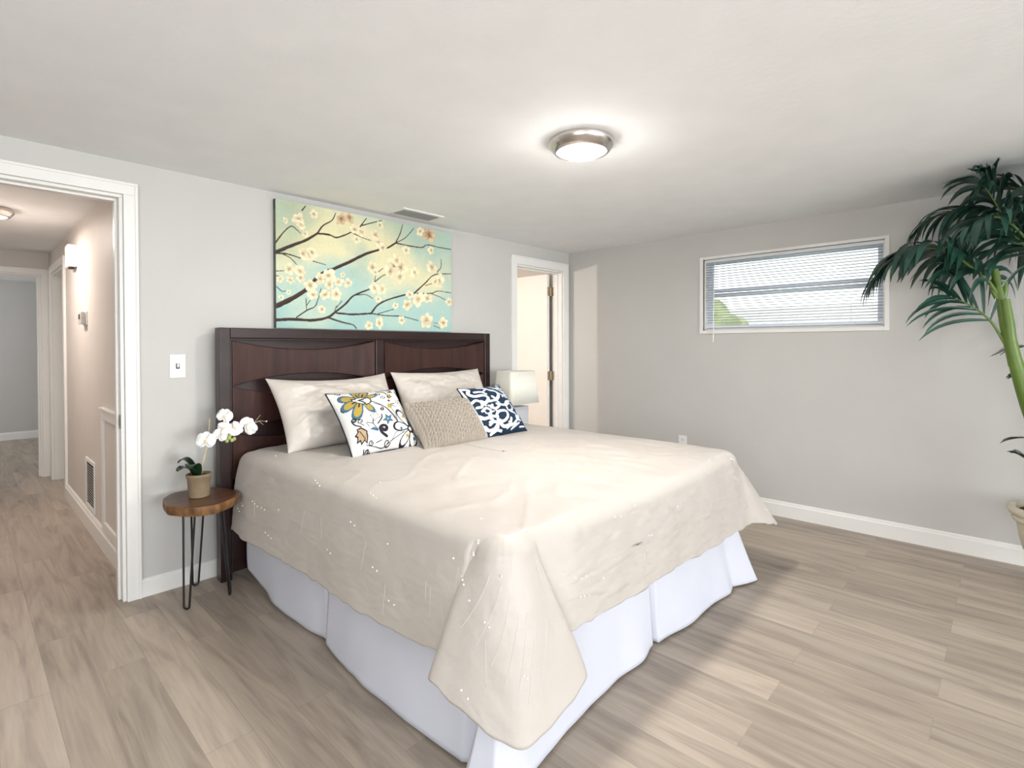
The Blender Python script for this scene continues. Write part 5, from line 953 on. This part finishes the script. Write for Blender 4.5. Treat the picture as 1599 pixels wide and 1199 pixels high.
# ------------------------------------------------------------------ tall palm in an urn by the window wall
pcx, pcy = 3.985, -0.205
palm = thing('potted_palm', 'tall green artificial palm in a cream urn at the right edge', 'potted plant', (pcx, pcy, 0))
urn = [(0.115, 0.0), (0.120, 0.012), (0.115, 0.030), (0.092, 0.045), (0.080, 0.07), (0.086, 0.10), (0.112, 0.14), (0.140, 0.20), (0.156, 0.27), (0.163, 0.32), (0.166, 0.345), (0.181, 0.352), (0.187, 0.366), (0.179, 0.380), (0.196, 0.390), (0.204, 0.408), (0.199, 0.424), (0.186, 0.430), (0.172, 0.424), (0.166, 0.40), (0.03, 0.395)]
MB().lathe(urn, (pcx, pcy, 0), 64).build('urn', M_urn, palm, smooth=True, sharp=60)
mb = MB().lathe([(0.169, 0.40), (0.13, 0.412), (0.08, 0.418), (0.02, 0.42)], (pcx, pcy, 0), 36)
mb.v = [(x, y, z+0.010*float(vnoise(np.array(x*70), np.array(y*70)))) for x, y, z in mb.v]
mb.build('moss', M_soil, palm, smooth=True)
def trunk(pts, r0, r1, name='stem'):
    q = catmull(pts, 6); n = len(q)
    MB().tube(q, [r0+(r1-r0)*i/(n-1) for i in range(n)], 14).build(name, M_trunk, palm, smooth=True)
trunk([(pcx, pcy+0.02, 0.41), (3.97, -0.16, 0.70), (3.955, -0.085, 0.98), (3.95, -0.035, 1.20), (3.95, 0.005, 1.40), (3.95, 0.028, 1.56), (3.95, 0.055, 1.72)], 0.046, 0.017)
trunk([(3.95, -0.035, 1.19), (3.945, -0.012, 1.32), (3.94, -0.004, 1.42), (3.94, 0.012, 1.55)], 0.032, 0.022)
trunk([(3.95, 0.028, 1.54), (3.94, 0.050, 1.575), (3.935, 0.066, 1.615)], 0.016, 0.009, 'stem_stub')
trunk([(3.95, 0.020, 1.55), (3.95, 0.010, 1.60), (3.95, 0.008, 1.65)], 0.015, 0.010, 'stem_stub')
trunk([(4.0, -0.23, 0.41), (4.03, -0.26, 0.8), (4.03, -0.27, 1.2), (4.02, -0.25, 1.6), (4.01, -0.235, 1.78)], 0.034, 0.018)
prg = random.Random(17)
def leaflet(base, d, L_, w_, droop, up, curl=0.0):
    # arched blade: starts along d, sinks under its own weight
    n = 9; R = []; p = np.array(base, float); d = np.array(d, float); d /= np.linalg.norm(d); st_ = L_/n
    for i in range(n+1):
        t = i/n; ww = w_*0.5*(math.sin(PI*min(1, 0.10+0.90*t))**0.75)*(1 if t < .98 else .25)+0.0006
        s_ = np.cross(d, up); s_ /= np.linalg.norm(s_)+1e-9; u_ = np.cross(s_, d)
        R.append([p-s_*ww+u_*ww*.35, p, p+s_*ww+u_*ww*.35])
        d = d+np.array([0, 0, -droop*(0.25+1.5*t)/n]); d /= np.linalg.norm(d); p = p+d*st_
    return np.array(R)
def frond(pts, n, L_, w_, droop, r0=0.008, t0=0.18, fwd=0.55, side_up=0.15, lmin=0.45, sides=(1, -1), up=(0, 0, 1)):
    q = np.array(catmull(pts, 10)); m_ = len(q)
    mb = MB()
    for k in range(n):
        a = t0+(1-t0)*k/(n-1); f_ = a*(m_-1); i = min(int(f_), m_-2); p = q[i]+(q[i+1]-q[i])*(f_-i)
        T = q[i+1]-q[i]; T /= np.linalg.norm(T); s_ = np.cross(T, np.array(up, float)); s_ /= np.linalg.norm(s_)+1e-9; u_ = np.cross(s_, T)
        ln = L_*(lmin+(1-lmin)*math.sin(PI*min(1, 0.25+0.75*a)**1.1))
        for sd in sides:
            j = lambda v: 1+prg.uniform(-v, v)
            d = sd*s_*(1-0.35*a)*j(.2)+T*(fwd+0.9*a*a)*j(.25)+u_*side_up*j(.8)
            R = leaflet(p, d, ln*j(.18), w_*j(.15), droop*j(.3), u_)
            R[..., 2] = np.minimum(R[..., 2], H-0.012); R[..., 0] = np.minimum(R[..., 0], XB-0.012)
            mb.grid(R)
    q[:, 2] = np.minimum(q[:, 2], H-0.02)
    o = mb.build('frond', M_palm, palm, smooth=True, fix=False, sharp=0)
    MB().tube(q, [r0*(1-0.75*i/(m_-1)) for i in range(m_)], 8).build('midrib', M_rib, o, smooth=True)
    return o
def at(px, py, x):
    d = FW*1.0+RT*(px-799.5)/F_PX-UP*(py-CY)/F_PX; t = (x-CAM[0])/d[0]; return tuple(CAM+d*t)
# fronds leaning out over the window
T1 = (3.95, 0.030, 1.56); T2 = (4.01, -0.235, 1.76)
frond([T1, at(1540, 436, 3.91), at(1508, 410, 3.88), at(1474, 391, 3.84), at(1434, 388, 3.80), at(1398, 404, 3.77), at(1370, 432, 3.75)], 26, 0.40, 0.036, 2.5, 0.010, 0.20)
frond([at(1582, 560, 3.95), at(1548, 503, 3.93), at(1515, 477, 3.92), at(1484, 463, 3.92)], 8, 0.36, 0.021, 1.5, 0.008, 0.36, fwd=0.85, up=(-0.8, 0.1, 0.6))
frond([T2, at(1600, 383, 3.90), at(1568, 338, 3.87), at(1546, 303, 3.85), at(1538, 292, 3.84)], 20, 0.44, 0.032, 1.9, 0.008, 0.14)
frond([T2, at(1606, 362, 4.04), at(1556, 333, 4.06), at(1508, 326, 4.08), at(1464, 338, 4.08), at(1438, 358, 4.08)], 22, 0.34, 0.027, 2.4, 0.007, 0.20)
frond([T2, at(1612, 395, 4.05), at(1570, 372, 4.08), at(1530, 372, 4.11), at(1495, 388, 4.13)], 16, 0.36, 0.032, 2.2, 0.007, 0.20)
frond([T2, at(1620, 345, 4.0), at(1605, 302, 3.98), at(1574, 290, 3.96)], 14, 0.40, 0.030, 2.0, 0.008, 0.25)
frond([T2, at(1630, 400, 3.84), at(1580, 350, 3.72), at(1545, 338, 3.62), at(1515, 352, 3.55)], 16, 0.34, 0.027, 2.3, 0.008, 0.25)
frond([T1, at(1548, 445, 3.95), at(1530, 420, 3.98), at(1508, 412, 4.00), at(1488, 420, 4.02)], 10, 0.34, 0.036, 2.4, 0.007, 0.2)
frond([T2, (3.95, -0.34, 1.98), (3.88, -0.48, 2.10), (3.80, -0.64, 2.10), (3.76, -0.80, 2.0)], 20, 0.38, 0.032, 1.9, 0.008, 0.2)
frond([T2, (4.04, -0.34, 2.0), (4.08, -0.5, 2.13), (4.1, -0.68, 2.12), (4.1, -0.84, 2.02)], 18, 0.36, 0.032, 1.9, 0.008, 0.2)
frond([T2, (3.90, -0.22, 2.0), (3.76, -0.22, 2.10), (3.60, -0.24, 2.06), (3.48, -0.26, 1.94)], 18, 0.36, 0.030, 2.0, 0.008, 0.25)
frond([at(1650, 545, 4.02), at(1610, 540, 4.03), at(1580, 546, 4.04)], 5, 0.17, 0.022, 0.4, 0.005, 0.5, fwd=1.2)
frond([at(1625, 640, 4.0), at(1605, 600, 4.0), at(1588, 588, 4.0)], 4, 0.10, 0.015, 1.6, 0.004, 0.5, fwd=1.0)
frond([at(1665, 720, 3.98), at(1640, 690, 3.98), at(1612, 684, 3.98), at(1592, 684, 3.98)], 3, 0.16, 0.034, 0.5, 0.005, 0.8, fwd=1.4, side_up=0.05)
frond([at(1650, 790, 3.98), at(1628, 748, 3.97), at(1608, 722, 3.97), at(1594, 712, 3.97)], 4, 0.12, 0.030, 0.9, 0.005, 0.7, fwd=1.4)
